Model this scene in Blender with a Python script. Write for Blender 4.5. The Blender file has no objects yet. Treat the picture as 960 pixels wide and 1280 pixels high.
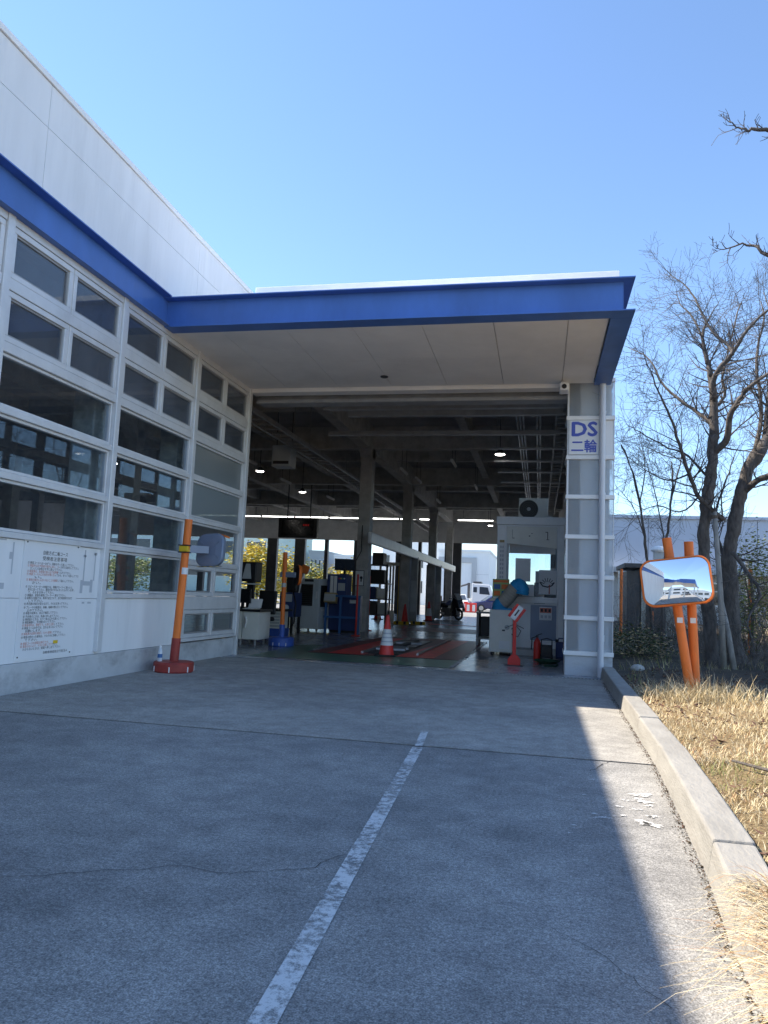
import bpy, bmesh, math, random
from mathutils import Vector as V, Matrix, noise
R = math.radians
rnd = random.Random(7)
sc = bpy.context.scene
C = sc.collection

# ------------------------------------------------------------------ camera
CAM_H = 1.15; FPX = 935.0; YAW, PIT, ROL = R(11.93), R(6.27), R(-2.34)
fw = V((-math.sin(YAW)*math.cos(PIT), math.cos(YAW)*math.cos(PIT), math.sin(PIT)))
_r = V((math.cos(YAW), math.sin(YAW), 0)); _d = fw.cross(_r)
rt = _r*math.cos(ROL) + _d*math.sin(ROL); dn = fw.cross(rt)
cd = bpy.data.cameras.new('camera'); cam = bpy.data.objects.new('camera', cd); C.objects.link(cam)
cd.sensor_fit = 'HORIZONTAL'; cd.sensor_width = 36; cd.lens = 36*FPX/960
cd.clip_start = 0.05; cd.clip_end = 5000
m = Matrix((rt, -dn, -fw)).transposed().to_4x4(); m.translation = V((0, 0, CAM_H)); cam.matrix_world = m
sc.camera = cam
# ------------------------------------------------------------------ world, sun, exposure
sun_to = V((-0.866, 0.085, 1.0)).normalized()
W = bpy.data.worlds.new('World'); sc.world = W; W.use_nodes = True
nt = W.node_tree; bg = nt.nodes['Background']
sky = nt.nodes.new('ShaderNodeTexSky'); sky.sky_type = 'NISHITA'; sky.sun_disc = False
sky.sun_elevation = math.asin(sun_to.z); sky.sun_rotation = math.atan2(sun_to.x, sun_to.y)
sky.air_density = 1.0; sky.dust_density = 0.0; sky.ozone_density = 4.0
nt.links.new(sky.outputs[0], bg.inputs[0]); bg.inputs[1].default_value = 0.105
sl = bpy.data.lights.new('sun', 'SUN'); so = bpy.data.objects.new('sun', sl); C.objects.link(so)
sl.energy = 3.5; sl.angle = R(0.53); sl.color = (1.0, 0.89, 0.74)
so.rotation_euler = sun_to.to_track_quat('Z', 'Y').to_euler(); so.location = (-20, 5, 30)
sc.view_settings.view_transform = 'Standard'; sc.view_settings.look = 'None'
sc.view_settings.gamma = 1; sc.view_settings.use_curve_mapping = False
sc.view_settings.exposure = 1.5
sc.cycles.use_denoising = True
sc.cycles.max_bounces = 10; sc.cycles.transparent_max_bounces = 16
sc.cycles.sample_clamp_indirect = 6

# pixel helpers: a pixel gives a direction, the surface it touches gives the distance
def ray(x, y): return fw + rt*((x-480)/FPX) + dn*((y-640)/FPX)
def on_z(x, y, z=0.0):
    v = ray(x, y); return V((0, 0, CAM_H)) + v*((z-CAM_H)/v.z)
def on_y(x, y, Y):
    v = ray(x, y); return V((0, 0, CAM_H)) + v*(Y/v.y)

# ------------------------------------------------------------------ materials
MATS = {}
def mat(name, col, rough=0.6, metal=0.0, var=0.12, scale=3.0, bump=0.0, bscale=60.0, spec=0.5, dirt=0.0, dirtcol=(0.05, 0.045, 0.04), stretch=None):
    if name in MATS: return MATS[name]
    M = bpy.data.materials.new(name); M.use_nodes = True; n = M.node_tree; L = n.links
    b = n.nodes['Principled BSDF']; b.inputs['Roughness'].default_value = rough; b.inputs['Metallic'].default_value = metal
    b.inputs['Specular IOR Level'].default_value = spec
    tc = n.nodes.new('ShaderNodeTexCoord'); src = tc.outputs['Object']
    if stretch:
        mp = n.nodes.new('ShaderNodeMapping'); mp.inputs['Scale'].default_value = stretch; L.new(src, mp.inputs[0]); src = mp.outputs[0]
    nz = n.nodes.new('ShaderNodeTexNoise'); nz.inputs['Scale'].default_value = scale; nz.inputs['Detail'].default_value = 6; nz.inputs['Roughness'].default_value = 0.6
    L.new(src, nz.inputs['Vector'])
    rp = n.nodes.new('ShaderNodeValToRGB')
    e = rp.color_ramp.elements; c = V(col)
    e[0].position = 0.3; e[1].position = 0.7
    e[0].color = (*(c*(1-var)), 1); e[1].color = (*[min(1, k*(1+var)) for k in c], 1)
    L.new(nz.outputs['Fac'], rp.inputs[0]); out = rp.outputs[0]
    if dirt > 0:
        n2 = n.nodes.new('ShaderNodeTexNoise'); n2.inputs['Scale'].default_value = scale*0.6; n2.inputs['Detail'].default_value = 9; n2.inputs['Roughness'].default_value = 0.7
        mp2 = n.nodes.new('ShaderNodeMapping'); mp2.inputs['Location'].default_value = (3.1, 7.7, 1.9); L.new(src, mp2.inputs[0]); L.new(mp2.outputs[0], n2.inputs['Vector'])
        r2 = n.nodes.new('ShaderNodeValToRGB'); r2.color_ramp.elements[0].position = 0.5; r2.color_ramp.elements[1].position = 0.78
        r2.color_ramp.elements[1].color = (dirt, dirt, dirt, 1)
        L.new(n2.outputs['Fac'], r2.inputs[0])
        mx = n.nodes.new('ShaderNodeMix'); mx.data_type = 'RGBA'
        L.new(r2.outputs[0], mx.inputs[0]); L.new(out, mx.inputs[6]); mx.inputs[7].default_value = (*dirtcol, 1); out = mx.outputs[2]
    L.new(out, b.inputs['Base Color'])
    if bump > 0:
        nb = n.nodes.new('ShaderNodeTexNoise'); nb.inputs['Scale'].default_value = bscale; nb.inputs['Detail'].default_value = 4; L.new(src, nb.inputs['Vector'])
        bp = n.nodes.new('ShaderNodeBump'); bp.inputs['Strength'].default_value = bump; bp.inputs['Distance'].default_value = 0.02
        L.new(nb.outputs['Fac'], bp.inputs['Height']); L.new(bp.outputs[0], b.inputs['Normal'])
    MATS[name] = M; return M

def thin_fresnel(n, L):
    # same reflectance from both sides of a thin sheet
    g = n.nodes.new('ShaderNodeNewGeometry'); m_ = n.nodes.new('ShaderNodeMath'); m_.operation = 'MULTIPLY_ADD'
    m_.inputs[1].default_value = 1/1.5-1.5; m_.inputs[2].default_value = 1.5; L.new(g.outputs['Backfacing'], m_.inputs[0])
    fr = n.nodes.new('ShaderNodeFresnel'); L.new(m_.outputs[0], fr.inputs[0]); return fr
def glass_mat(name, tint, refl=1.0, rough=0.0, base=0.0):
    """thin pane: clear transmission, Fresnel reflection, a little dust"""
    M = bpy.data.materials.new(name); M.use_nodes = True; n = M.node_tree; L = n.links
    n.nodes.remove(n.nodes['Principled BSDF']); o = n.nodes['Material Output']
    tr = n.nodes.new('ShaderNodeBsdfTransparent'); tr.inputs[0].default_value = (*tint, 1)
    gl = n.nodes.new('ShaderNodeBsdfGlossy'); gl.inputs['Roughness'].default_value = rough
    fr = thin_fresnel(n, L)
    ml = n.nodes.new('ShaderNodeMath'); ml.operation = 'MULTIPLY'; ml.inputs[1].default_value = 1.15*refl; ml.use_clamp = True
    mx = n.nodes.new('ShaderNodeMixShader'); L.new(fr.outputs[0], ml.inputs[0]); L.new(ml.outputs[0], mx.inputs[0]); L.new(tr.outputs[0], mx.inputs[1]); L.new(gl.outputs[0], mx.inputs[2])
    last = mx.outputs[0]
    if base > 0:
        df = n.nodes.new('ShaderNodeBsdfDiffuse'); df.inputs[0].default_value = (0.5, 0.56, 0.64, 1)
        tc = n.nodes.new('ShaderNodeTexCoord'); nz = n.nodes.new('ShaderNodeTexNoise'); nz.inputs['Scale'].default_value = 1.3; nz.inputs['Detail'].default_value = 5
        L.new(tc.outputs['Object'], nz.inputs['Vector'])
        mm = n.nodes.new('ShaderNodeMath'); mm.operation = 'MULTIPLY'; mm.inputs[1].default_value = base*2; L.new(nz.outputs['Fac'], mm.inputs[0])
        m2 = n.nodes.new('ShaderNodeMixShader'); L.new(mm.outputs[0], m2.inputs[0]); L.new(last, m2.inputs[1]); L.new(df.outputs[0], m2.inputs[2]); last = m2.outputs[0]
    L.new(last, o.inputs[0]); MATS[name] = M; return M

def frosted_mat(name, col, ribs=0.0, trans=0.35):
    M = bpy.data.materials.new(name); M.use_nodes = True; n = M.node_tree; L = n.links
    n.nodes.remove(n.nodes['Principled BSDF']); o = n.nodes['Material Output']
    tl = n.nodes.new('ShaderNodeBsdfTranslucent'); tl.inputs[0].default_value = (*col, 1)
    rf = n.nodes.new('ShaderNodeBsdfTransparent'); rf.inputs[0].default_value = (*[min(1, k*1.5) for k in col], 1)
    df = n.nodes.new('ShaderNodeBsdfDiffuse'); df.inputs[0].default_value = (*col, 1)
    gl = n.nodes.new('ShaderNodeBsdfGlossy'); gl.inputs['Roughness'].default_value = 0.22
    a = n.nodes.new('ShaderNodeMixShader'); a.inputs[0].default_value = 0.5; L.new(tl.outputs[0], a.inputs[1]); L.new(df.outputs[0], a.inputs[2])
    b = n.nodes.new('ShaderNodeMixShader'); b.inputs[0].default_value = 1-trans; L.new(rf.outputs[0], b.inputs[1]); L.new(a.outputs[0], b.inputs[2])
    fr = thin_fresnel(n, L)
    c = n.nodes.new('ShaderNodeMixShader'); L.new(fr.outputs[0], c.inputs[0]); L.new(b.outputs[0], c.inputs[1]); L.new(gl.outputs[0], c.inputs[2])
    if ribs > 0:
        tc = n.nodes.new('ShaderNodeTexCoord'); mp = n.nodes.new('ShaderNodeMapping'); mp.inputs['Scale'].default_value = (1, 1, 6)
        nz = n.nodes.new('ShaderNodeTexNoise'); nz.inputs['Scale'].default_value = 9; nz.inputs['Detail'].default_value = 3
        L.new(tc.outputs['Object'], mp.inputs[0]); L.new(mp.outputs[0], nz.inputs['Vector'])
        bp = n.nodes.new('ShaderNodeBump'); bp.inputs['Strength'].default_value = ribs; bp.inputs['Distance'].default_value = 0.02
        L.new(nz.outputs['Fac'], bp.inputs['Height'])
        for q in (df, gl, tl): L.new(bp.outputs[0], q.inputs['Normal'])
    L.new(c.outputs[0], o.inputs[0]); MATS[name] = M; return M

def emit_mat(name, col, s):
    M = bpy.data.materials.new(name); M.use_nodes = True; n = M.node_tree
    b = n.nodes['Principled BSDF']; b.inputs['Base Color'].default_value = (*col, 1)
    b.inputs['Emission Color'].default_value = (*col, 1); b.inputs['Emission Strength'].default_value = s
    MATS[name] = M; return M

def asphalt_mat(name, dark, light, grain, speck, bump):
    M = bpy.data.materials.new(name); M.use_nodes = True; n = M.node_tree; L = n.links
    b = n.nodes['Principled BSDF']; b.inputs['Roughness'].default_value = 0.82; b.inputs['Specular IOR Level'].default_value = 0.35
    tc = n.nodes.new('ShaderNodeTexCoord'); src = tc.outputs['Object']
    def nz(s, d=6, r=0.6):
        q = n.nodes.new('ShaderNodeTexNoise'); q.inputs['Scale'].default_value = s; q.inputs['Detail'].default_value = d; q.inputs['Roughness'].default_value = r; L.new(src, q.inputs['Vector']); return q
    def ramp(q, p0, p1, c0, c1):
        r = n.nodes.new('ShaderNodeValToRGB'); e = r.color_ramp.elements; e[0].position = p0; e[1].position = p1; e[0].color = (*c0, 1); e[1].color = (*c1, 1); L.new(q, r.inputs[0]); return r.outputs[0]
    def mix(f, a, c, mode='MIX'):
        x = n.nodes.new('ShaderNodeMix'); x.data_type = 'RGBA'; x.blend_type = mode
        (L.new(f, x.inputs[0]) if hasattr(f, 'links') else x.inputs[0].__setattr__('default_value', f))
        for i, k in ((6, a), (7, c)):
            L.new(k, x.inputs[i]) if hasattr(k, 'links') else x.inputs[i].__setattr__('default_value', (*k, 1))
        return x.outputs[2]
    base = ramp(nz(0.55, 8, 0.65).outputs['Fac'], 0.36, 0.64, dark, light)
    mid = ramp(nz(5, 8, 0.75).outputs['Fac'], 0.35, 0.68, (0.78,)*3, (1.2,)*3)
    c = mix(1.0, base, mid, 'MULTIPLY')
    g = nz(150, 3, 0.7); c = mix(1.0, c, ramp(g.outputs['Fac'], 0.38, 0.64, (1-grain,)*3, (1+grain,)*3), 'MULTIPLY')
    g2 = nz(55, 3, 0.7); c = mix(1.0, c, ramp(g2.outputs['Fac'], 0.36, 0.66, (1-grain*0.7,)*3, (1+grain*0.7,)*3), 'MULTIPLY')
    vo = n.nodes.new('ShaderNodeTexVoronoi'); vo.inputs['Scale'].default_value = 42; L.new(src, vo.inputs['Vector'])
    sp = ramp(vo.outputs['Distance'], 0.07, 0.16, (speck,)*3, (0,)*3)
    patch = ramp(nz(2.1, 3).outputs['Fac'], 0.5, 0.62, (0,)*3, (1,)*3)
    sp = mix(1.0, sp, patch, 'MULTIPLY')
    c = mix(sp, c, (0.62, 0.62, 0.6))
    st = ramp(nz(0.8, 10, 0.72).outputs['Fac'], 0.56, 0.75, (0,)*3, (0.6,)*3)
    c = mix(st, c, tuple(k*0.55 for k in dark))
    L.new(c, b.inputs['Base Color'])
    bp = n.nodes.new('ShaderNodeBump'); bp.inputs['Strength'].default_value = bump; bp.inputs['Distance'].default_value = 0.01
    L.new(g2.outputs['Fac'], bp.inputs['Height']); L.new(bp.outputs[0], b.inputs['Normal'])
    MATS[name] = M; return M

def worn_paint_mat(name, col, lo, hi, s=14):
    M = bpy.data.materials.new(name); M.use_nodes = True; n = M.node_tree; L = n.links
    b = n.nodes['Principled BSDF']; b.inputs['Roughness'].default_value = 0.7; b.inputs['Base Color'].default_value = (*col, 1)
    tc = n.nodes.new('ShaderNodeTexCoord'); nz = n.nodes.new('ShaderNodeTexNoise'); nz.inputs['Scale'].default_value = s; nz.inputs['Detail'].default_value = 12; nz.inputs['Roughness'].default_value = 0.82
    L.new(tc.outputs['Object'], nz.inputs['Vector'])
    rp = n.nodes.new('ShaderNodeValToRGB'); rp.color_ramp.elements[0].position = lo; rp.color_ramp.elements[1].position = hi
    n2 = n.nodes.new('ShaderNodeTexNoise'); n2.inputs['Scale'].default_value = s*0.13; n2.inputs['Detail'].default_value = 3; L.new(tc.outputs['Object'], n2.inputs['Vector'])
    mm = n.nodes.new('ShaderNodeMath'); mm.operation = 'MULTIPLY_ADD'; mm.inputs[1].default_value = 0.45; mm.inputs[2].default_value = -0.215; L.new(n2.outputs['Fac'], mm.inputs[0])
    ad = n.nodes.new('ShaderNodeMath'); ad.operation = 'ADD'; L.new(nz.outputs['Fac'], ad.inputs[0]); L.new(mm.outputs[0], ad.inputs[1])
    L.new(ad.outputs[0], rp.inputs[0]); L.new(rp.outputs[0], b.inputs['Alpha']); MATS[name] = M; return M

asphalt_mat('near_apron', (0.225, 0.222, 0.215), (0.38, 0.372, 0.35), 0.42, 0.7, 0.55)
asphalt_mat('far_apron', (0.285, 0.276, 0.255), (0.43, 0.412, 0.372), 0.26, 0.2, 0.2)
asphalt_mat('yard', (0.24, 0.24, 0.235), (0.33, 0.33, 0.32), 0.15, 0.1, 0.1)
mat('hall_floor', (0.29, 0.305, 0.32), 0.22, var=0.25, scale=1.2, dirt=0.6, bump=0.05, bscale=8)
mat('floor_green', (0.04, 0.17, 0.11), 0.3, var=0.25, scale=3, dirt=0.7)
mat('floor_red', (0.85, 0.04, 0.035), 0.4, var=0.25, scale=4, dirt=0.5)
mat('floor_darkred', (0.17, 0.035, 0.04), 0.4, var=0.25, scale=4, dirt=0.6)
worn_paint_mat('line_paint', (0.66, 0.67, 0.66), 0.4, 0.56, 22)
worn_paint_mat('splash_paint', (0.72, 0.72, 0.7), 0.45, 0.53, 60)
mat('crack', (0.02, 0.02, 0.02), 0.95)
mat('kerb', (0.31, 0.3, 0.275), 0.85, var=0.16, scale=5, bump=0.35, bscale=40, dirt=0.5, dirtcol=(0.16, 0.14, 0.12), stretch=(1, 0.35, 2.5))
mat('earth0', (0.085, 0.066, 0.045), 0.95, var=0.5, scale=2.5, bump=0.8, bscale=25)
def earth_mat():
    M = bpy.data.materials.new('earth'); M.use_nodes = True; n = M.node_tree; L = n.links; b = n.nodes['Principled BSDF']; b.inputs['Roughness'].default_value = 0.95
    tc = n.nodes.new('ShaderNodeTexCoord')
    def nz(s, d, sc=(1, 1, 1)):
        mp = n.nodes.new('ShaderNodeMapping'); mp.inputs['Scale'].default_value = sc; L.new(tc.outputs['Object'], mp.inputs[0])
        k = n.nodes.new('ShaderNodeTexNoise'); k.inputs['Scale'].default_value = s; k.inputs['Detail'].default_value = d; k.inputs['Roughness'].default_value = 0.75; L.new(mp.outputs[0], k.inputs['Vector']); return k.outputs['Fac']
    def ramp(f, stops):
        r = n.nodes.new('ShaderNodeValToRGB'); e = r.color_ramp.elements
        while len(e) < len(stops): e.new(0.5)
        for k, (p, c) in zip(e, stops): k.position = p; k.color = (*c, 1)
        L.new(f, r.inputs[0]); return r.outputs[0]
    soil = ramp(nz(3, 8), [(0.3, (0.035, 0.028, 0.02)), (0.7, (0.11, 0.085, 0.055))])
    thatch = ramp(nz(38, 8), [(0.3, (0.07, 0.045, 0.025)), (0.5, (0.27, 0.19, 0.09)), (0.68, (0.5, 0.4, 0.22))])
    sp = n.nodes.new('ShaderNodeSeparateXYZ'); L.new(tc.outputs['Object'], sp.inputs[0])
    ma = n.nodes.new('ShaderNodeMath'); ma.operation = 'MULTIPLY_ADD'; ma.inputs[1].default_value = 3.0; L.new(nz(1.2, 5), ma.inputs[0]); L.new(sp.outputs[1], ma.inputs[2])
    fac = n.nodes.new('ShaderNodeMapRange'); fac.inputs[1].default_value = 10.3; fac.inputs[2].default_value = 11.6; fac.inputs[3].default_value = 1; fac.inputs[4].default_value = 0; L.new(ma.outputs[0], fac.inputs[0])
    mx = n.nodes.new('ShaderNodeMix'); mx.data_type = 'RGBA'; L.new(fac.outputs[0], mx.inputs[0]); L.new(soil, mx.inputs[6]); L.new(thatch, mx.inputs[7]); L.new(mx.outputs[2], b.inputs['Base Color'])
    bp = n.nodes.new('ShaderNodeBump'); bp.inputs['Strength'].default_value = 0.9; bp.inputs['Distance'].default_value = 0.03; L.new(nz(45, 6), bp.inputs['Height']); L.new(bp.outputs[0], b.inputs['Normal'])
    MATS['earth'] = M
earth_mat()
mat('white_panel', (0.82, 0.83, 0.84), 0.55, var=0.05, scale=1.6, dirt=0.3, dirtcol=(0.45, 0.45, 0.46), stretch=(2.5, 2.5, 0.35))
mat('white_board', (0.82, 0.83, 0.84), 0.4, var=0.03, scale=1.0, dirt=0.1, dirtcol=(0.5, 0.5, 0.52))
mat('white_metal', (0.88, 0.88, 0.87), 0.4, var=0.05, scale=3, dirt=0.15, dirtcol=(0.4, 0.38, 0.35))
mat('base_concrete', (0.54, 0.55, 0.56), 0.8, var=0.14, scale=2.2, bump=0.15, dirt=0.9, dirtcol=(0.16, 0.16, 0.17), stretch=(1, 1, 1.6))
mat('blue_paint', (0.07, 0.175, 0.5), 0.42, var=0.14, scale=1.5, dirt=0.5, dirtcol=(0.06, 0.12, 0.32), stretch=(1.2, 1.2, 0.5))
mat('aluminium', (0.7, 0.71, 0.72), 0.42, metal=0.2, var=0.07, scale=4, dirt=0.25, dirtcol=(0.3, 0.3, 0.3))
mat('soffit', (0.88, 0.85, 0.81), 0.75, var=0.08, scale=0.9, dirt=0.2, dirtcol=(0.4, 0.36, 0.3))
mat('concrete', (0.5, 0.49, 0.47), 0.85, var=0.18, scale=3.5, bump=0.2, dirt=0.5, dirtcol=(0.16, 0.155, 0.14))
mat('old_concrete', (0.4, 0.4, 0.35), 0.85, var=0.3, scale=7, bump=0.3, dirt=0.8, dirtcol=(0.15, 0.145, 0.11))
mat('dark_steel', (0.07, 0.07, 0.075), 0.5, metal=0.2, var=0.2)
mat('grey_steel', (0.33, 0.33, 0.33), 0.5, metal=0.3, var=0.2)
mat('galvanised', (0.42, 0.43, 0.44), 0.4, metal=0.7, var=0.15)
mat('ceiling', (0.38, 0.38, 0.39), 0.85, var=0.2, scale=1.5)
mat('inner_wall', (0.6, 0.6, 0.6), 0.8, var=0.1)
mat('orange', (0.86, 0.2, 0.03), 0.55, var=0.14, scale=5, dirt=0.4, dirtcol=(0.5, 0.17, 0.07), stretch=(2, 2, 0.5))
mat('red_paint', (0.33, 0.04, 0.03), 0.5, var=0.2, scale=8, dirt=0.5, dirtcol=(0.14, 0.05, 0.04))
mat('cone_red', (0.72, 0.05, 0.04), 0.45, var=0.1, dirt=0.3, dirtcol=(0.2, 0.04, 0.03))
mat('sign_red', (0.7, 0.04, 0.03), 0.5, var=0.1)
mat('drum_blue', (0.045, 0.11, 0.42), 0.5, var=0.15, dirt=0.3)
mat('navy', (0.025, 0.05, 0.17), 0.45, var=0.15, dirt=0.2)
mat('mid_blue', (0.04, 0.14, 0.36), 0.5, var=0.1)
mat('cyan', (0.02, 0.33, 0.66), 0.5, var=0.08)
mat('black', (0.015, 0.015, 0.017), 0.45, var=0.2)
mat('rubber', (0.02, 0.02, 0.021), 0.8, var=0.2)
mat('screen', (0.012, 0.014, 0.017), 0.12, var=0.1)
mat('light_grey', (0.48, 0.5, 0.5), 0.5, var=0.05, dirt=0.15, dirtcol=(0.3, 0.3, 0.3))
mat('beige', (0.8, 0.79, 0.72), 0.5, var=0.05, dirt=0.2, dirtcol=(0.3, 0.29, 0.25))
mat('cooler_grey', (0.62, 0.67, 0.7), 0.5, var=0.05, dirt=0.15)
mat('paper', (0.8, 0.8, 0.79), 0.7, var=0.03)
mat('cardboard', (0.45, 0.34, 0.16), 0.8, var=0.1)
mat('yellow', (0.75, 0.5, 0.02), 0.5, var=0.08)
mat('green_ink', (0.0, 0.35, 0.2), 0.6)
mat('ink', (0.03, 0.03, 0.035), 0.7, var=0.02)
mat('ink_red', (0.62, 0.2, 0.14), 0.7, var=0.02)
mat('ghost_ink', (0.5, 0.52, 0.56), 0.6, var=0.05)
mat('letter_blue', (0.07, 0.11, 0.5), 0.5, var=0.05)
mat('chrome', (0.9, 0.9, 0.9), 0.015, metal=1.0, var=0.0)
mat('back_grey', (0.2, 0.24, 0.32), 0.4, metal=0.2, var=0.06)
mat('pvc', (0.66, 0.68, 0.72), 0.4, var=0.04, dirt=0.12, dirtcol=(0.4, 0.4, 0.4))
mat('bottle_clear', (0.62, 0.66, 0.7), 0.15, var=0.05)
mat('bark', (0.11, 0.097, 0.088), 0.9, var=0.5, scale=8, bump=0.8, bscale=30, stretch=(2, 2, 0.6))
mat('twig', (0.085, 0.073, 0.068), 0.85, var=0.3, scale=6)
mat('pale_wood', (0.3, 0.28, 0.25), 0.85, var=0.3, scale=6, stretch=(3, 3, 0.5))
mat('brush_twig', (0.13, 0.105, 0.085), 0.9, var=0.4)
for i, c in enumerate([(0.62, 0.5, 0.28), (0.42, 0.31, 0.16), (0.72, 0.63, 0.42), (0.28, 0.3, 0.09), (0.34, 0.18, 0.08)]): mat('straw%d' % i, c, 0.75, var=0.3, scale=1.5)
mat('dead_leaf', (0.11, 0.055, 0.035), 0.8, var=0.5, scale=9)
mat('leaf_green', (0.13, 0.17, 0.03), 0.6, var=0.5, scale=2.5)
mat('leaf_dark', (0.05, 0.075, 0.02), 0.6, var=0.4, scale=2.5)
mat('leaf_yellow', (0.62, 0.47, 0.04), 0.6, var=0.35, scale=1.5)
mat('leaf_olive', (0.3, 0.29, 0.07), 0.6, var=0.4, scale=1.5)
mat('factory_wall', (0.48, 0.52, 0.6), 0.7, var=0.05, scale=0.4, dirt=0.15, dirtcol=(0.35, 0.36, 0.4))
mat('white_wall', (0.76, 0.78, 0.78), 0.7, var=0.04, scale=0.5)
mat('grey_wall', (0.45, 0.47, 0.48), 0.7, var=0.06, scale=0.5)
mat('greenish_wall', (0.45, 0.56, 0.52), 0.7, var=0.06, scale=0.5)
mat('window_dark', (0.05, 0.06, 0.075), 0.08, var=0.1)
mat('car_white', (0.8, 0.8, 0.8), 0.2, var=0.01)
mat('car_blue', (0.02, 0.03, 0.12), 0.18, var=0.01)
mat('car_silver', (0.5, 0.5, 0.52), 0.22, metal=0.4, var=0.01)
mat('car_black', (0.02, 0.02, 0.025), 0.15, var=0.01)
mat('tail_red', (0.6, 0.02, 0.02), 0.25, var=0.02)
mat('stone', (0.42, 0.42, 0.4), 0.85, var=0.2, scale=9, bump=0.4)
mat('moss_mat', (0.02, 0.07, 0.04), 0.95, var=0.3, bump=0.5, bscale=120)
mat('skin_vinyl', (0.42, 0.39, 0.33), 0.6, var=0.1, scale=8)
glass_mat('glass', (0.84, 0.9, 0.95), 1.0, 0.0, 0.02)
glass_mat('glass_dark', (0.5, 0.56, 0.64), 1.2, 0.0, 0.11)
frosted_mat('frosted', (0.42, 0.47, 0.48), 0.0, 0.2)
frosted_mat('ribbed_glass', (0.66, 0.71, 0.76), 0.3, 0.66)
emit_mat('lamp_glow', (1.0, 0.96, 0.9), 9)
emit_mat('tube_glow', (0.95, 0.95, 0.9), 2.5)
emit_mat('led_red', (0.3, 0.01, 0.01), 0.12)

# ------------------------------------------------------------------ mesh builder
class MB:
    def __init__(s): s.v = []; s.f = []; s.mi = []; s.mats = []; s.cur = 0
    def use(s, m):
        if m not in s.mats: s.mats.append(m)
        s.cur = s.mats.index(m); return s
    def face(s, idx): s.f.append(idx); s.mi.append(s.cur)
    def add(s, vs, fs):
        o = len(s.v); s.v += [tuple(p) for p in vs]
        for f in fs: s.face([o+i for i in f])
        return s
    def box(s, x0, x1, y0, y1, z0, z1):
        return s.add([(x0, y0, z0), (x1, y0, z0), (x1, y1, z0), (x0, y1, z0), (x0, y0, z1), (x1, y0, z1), (x1, y1, z1), (x0, y1, z1)],
                     [(0, 3, 2, 1), (4, 5, 6, 7), (0, 1, 5, 4), (1, 2, 6, 5), (2, 3, 7, 6), (3, 0, 4, 7)])
    def obox(s, c, size, M):
        a, b, d = (k/2 for k in size); c = V(c)
        vs = [c + M @ V((x*a, y*b, z*d)) for z in (-1, 1) for x, y in ((-1, -1), (1, -1), (1, 1), (-1, 1))]
        return s.add(vs, [(0, 3, 2, 1), (4, 5, 6, 7), (0, 1, 5, 4), (1, 2, 6, 5), (2, 3, 7, 6), (3, 0, 4, 7)])
    def tube(s, pts, rad, n=8, cap=True):
        pts = [V(p) for p in pts]; rad = rad if isinstance(rad, (list, tuple)) else [rad]*len(pts)
        o = len(s.v); prev = None
        for i, p in enumerate(pts):
            t = (pts[min(i+1, len(pts)-1)] - pts[max(i-1, 0)]).normalized()
            if prev is None:
                a = V((0, 0, 1)) if abs(t.z) < 0.9 else V((1, 0, 0)); u = t.cross(a).normalized()
            else: u = (prev - t*prev.dot(t)).normalized()
            prev = u; w = t.cross(u)
            for k in range(n):
                q = 2*math.pi*k/n; s.v.append(tuple(p + (u*math.cos(q) + w*math.sin(q))*rad[i]))
        for i in range(len(pts)-1):
            for k in range(n):
                s.face([o+i*n+k, o+i*n+(k+1) % n, o+(i+1)*n+(k+1) % n, o+(i+1)*n+k])
        if cap: s.face([o+k for k in range(n)][::-1]); s.face([o+(len(pts)-1)*n+k for k in range(n)])
        return s
    def lathe(s, prof, c=(0, 0, 0), n=20, axis='z'):
        o = len(s.v); c = V(c)
        for r, h in prof:
            for k in range(n):
                q = 2*math.pi*k/n; a, b = r*math.cos(q), r*math.sin(q)
                p = {'z': V((a, b, h)), 'y': V((a, h, b)), 'x': V((h, a, b))}[axis]; s.v.append(tuple(c+p))
        for i in range(len(prof)-1):
            for k in range(n):
                q = [o+i*n+k, o+i*n+(k+1) % n, o+(i+1)*n+(k+1) % n, o+(i+1)*n+k]
                s.face(q if axis != 'y' else q[::-1])
        s.face([o+k for k in range(n)][::-1]); s.face([o+(len(prof)-1)*n+k for k in range(n)]); return s
    def prism(s, outline, fn0, fn1):
        n = len(outline); vs = [fn0(*p) for p in outline] + [fn1(*p) for p in outline]
        return s.add(vs, [list(range(n))[::-1], list(range(n, 2*n))] + [(i, (i+1) % n, n+(i+1) % n, n+i) for i in range(n)])
    def build(s, name, material=None, parent=None, bevel=0.0, smooth=False, loc=None):
        me = bpy.data.meshes.new(name)
        off = V(loc) if loc is not None else V((0, 0, 0))
        me.from_pydata([tuple(V(p)-off) for p in s.v], [], s.f)
        ms = s.mats or [material]
        for k in ms: me.materials.append(MATS[k])
        if s.mats: me.polygons.foreach_set('material_index', s.mi)
        bm = bmesh.new(); bm.from_mesh(me)
        bmesh.ops.recalc_face_normals(bm, faces=bm.faces)
        if bevel > 0: bmesh.ops.bevel(bm, geom=bm.edges[:], offset=bevel, segments=2, affect='EDGES', profile=0.5, clamp_overlap=True)
        bm.to_mesh(me); bm.free()
        if smooth: me.shade_smooth() if smooth is True else me.set_sharp_from_angle(angle=R(smooth))
        if smooth and smooth is not True:
            for p in me.polygons: p.use_smooth = True
        me.update()
        o = bpy.data.objects.new(name, me); C.objects.link(o); o.location = off
        if parent is not None: attach(o, parent)
        return o
def base_of(p):
    t = V((0, 0, 0))
    while p is not None: t += p.location; p = p.parent
    return t
def attach(o, parent):
    o.parent = parent; o.location = V(o.location) - base_of(parent)
def tag(o, label=None, cat=None, group=None, kind=None):
    if label: o['label'] = label
    if cat: o['category'] = cat
    if group: o['group'] = group
    if kind: o['kind'] = kind
    return o
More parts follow.
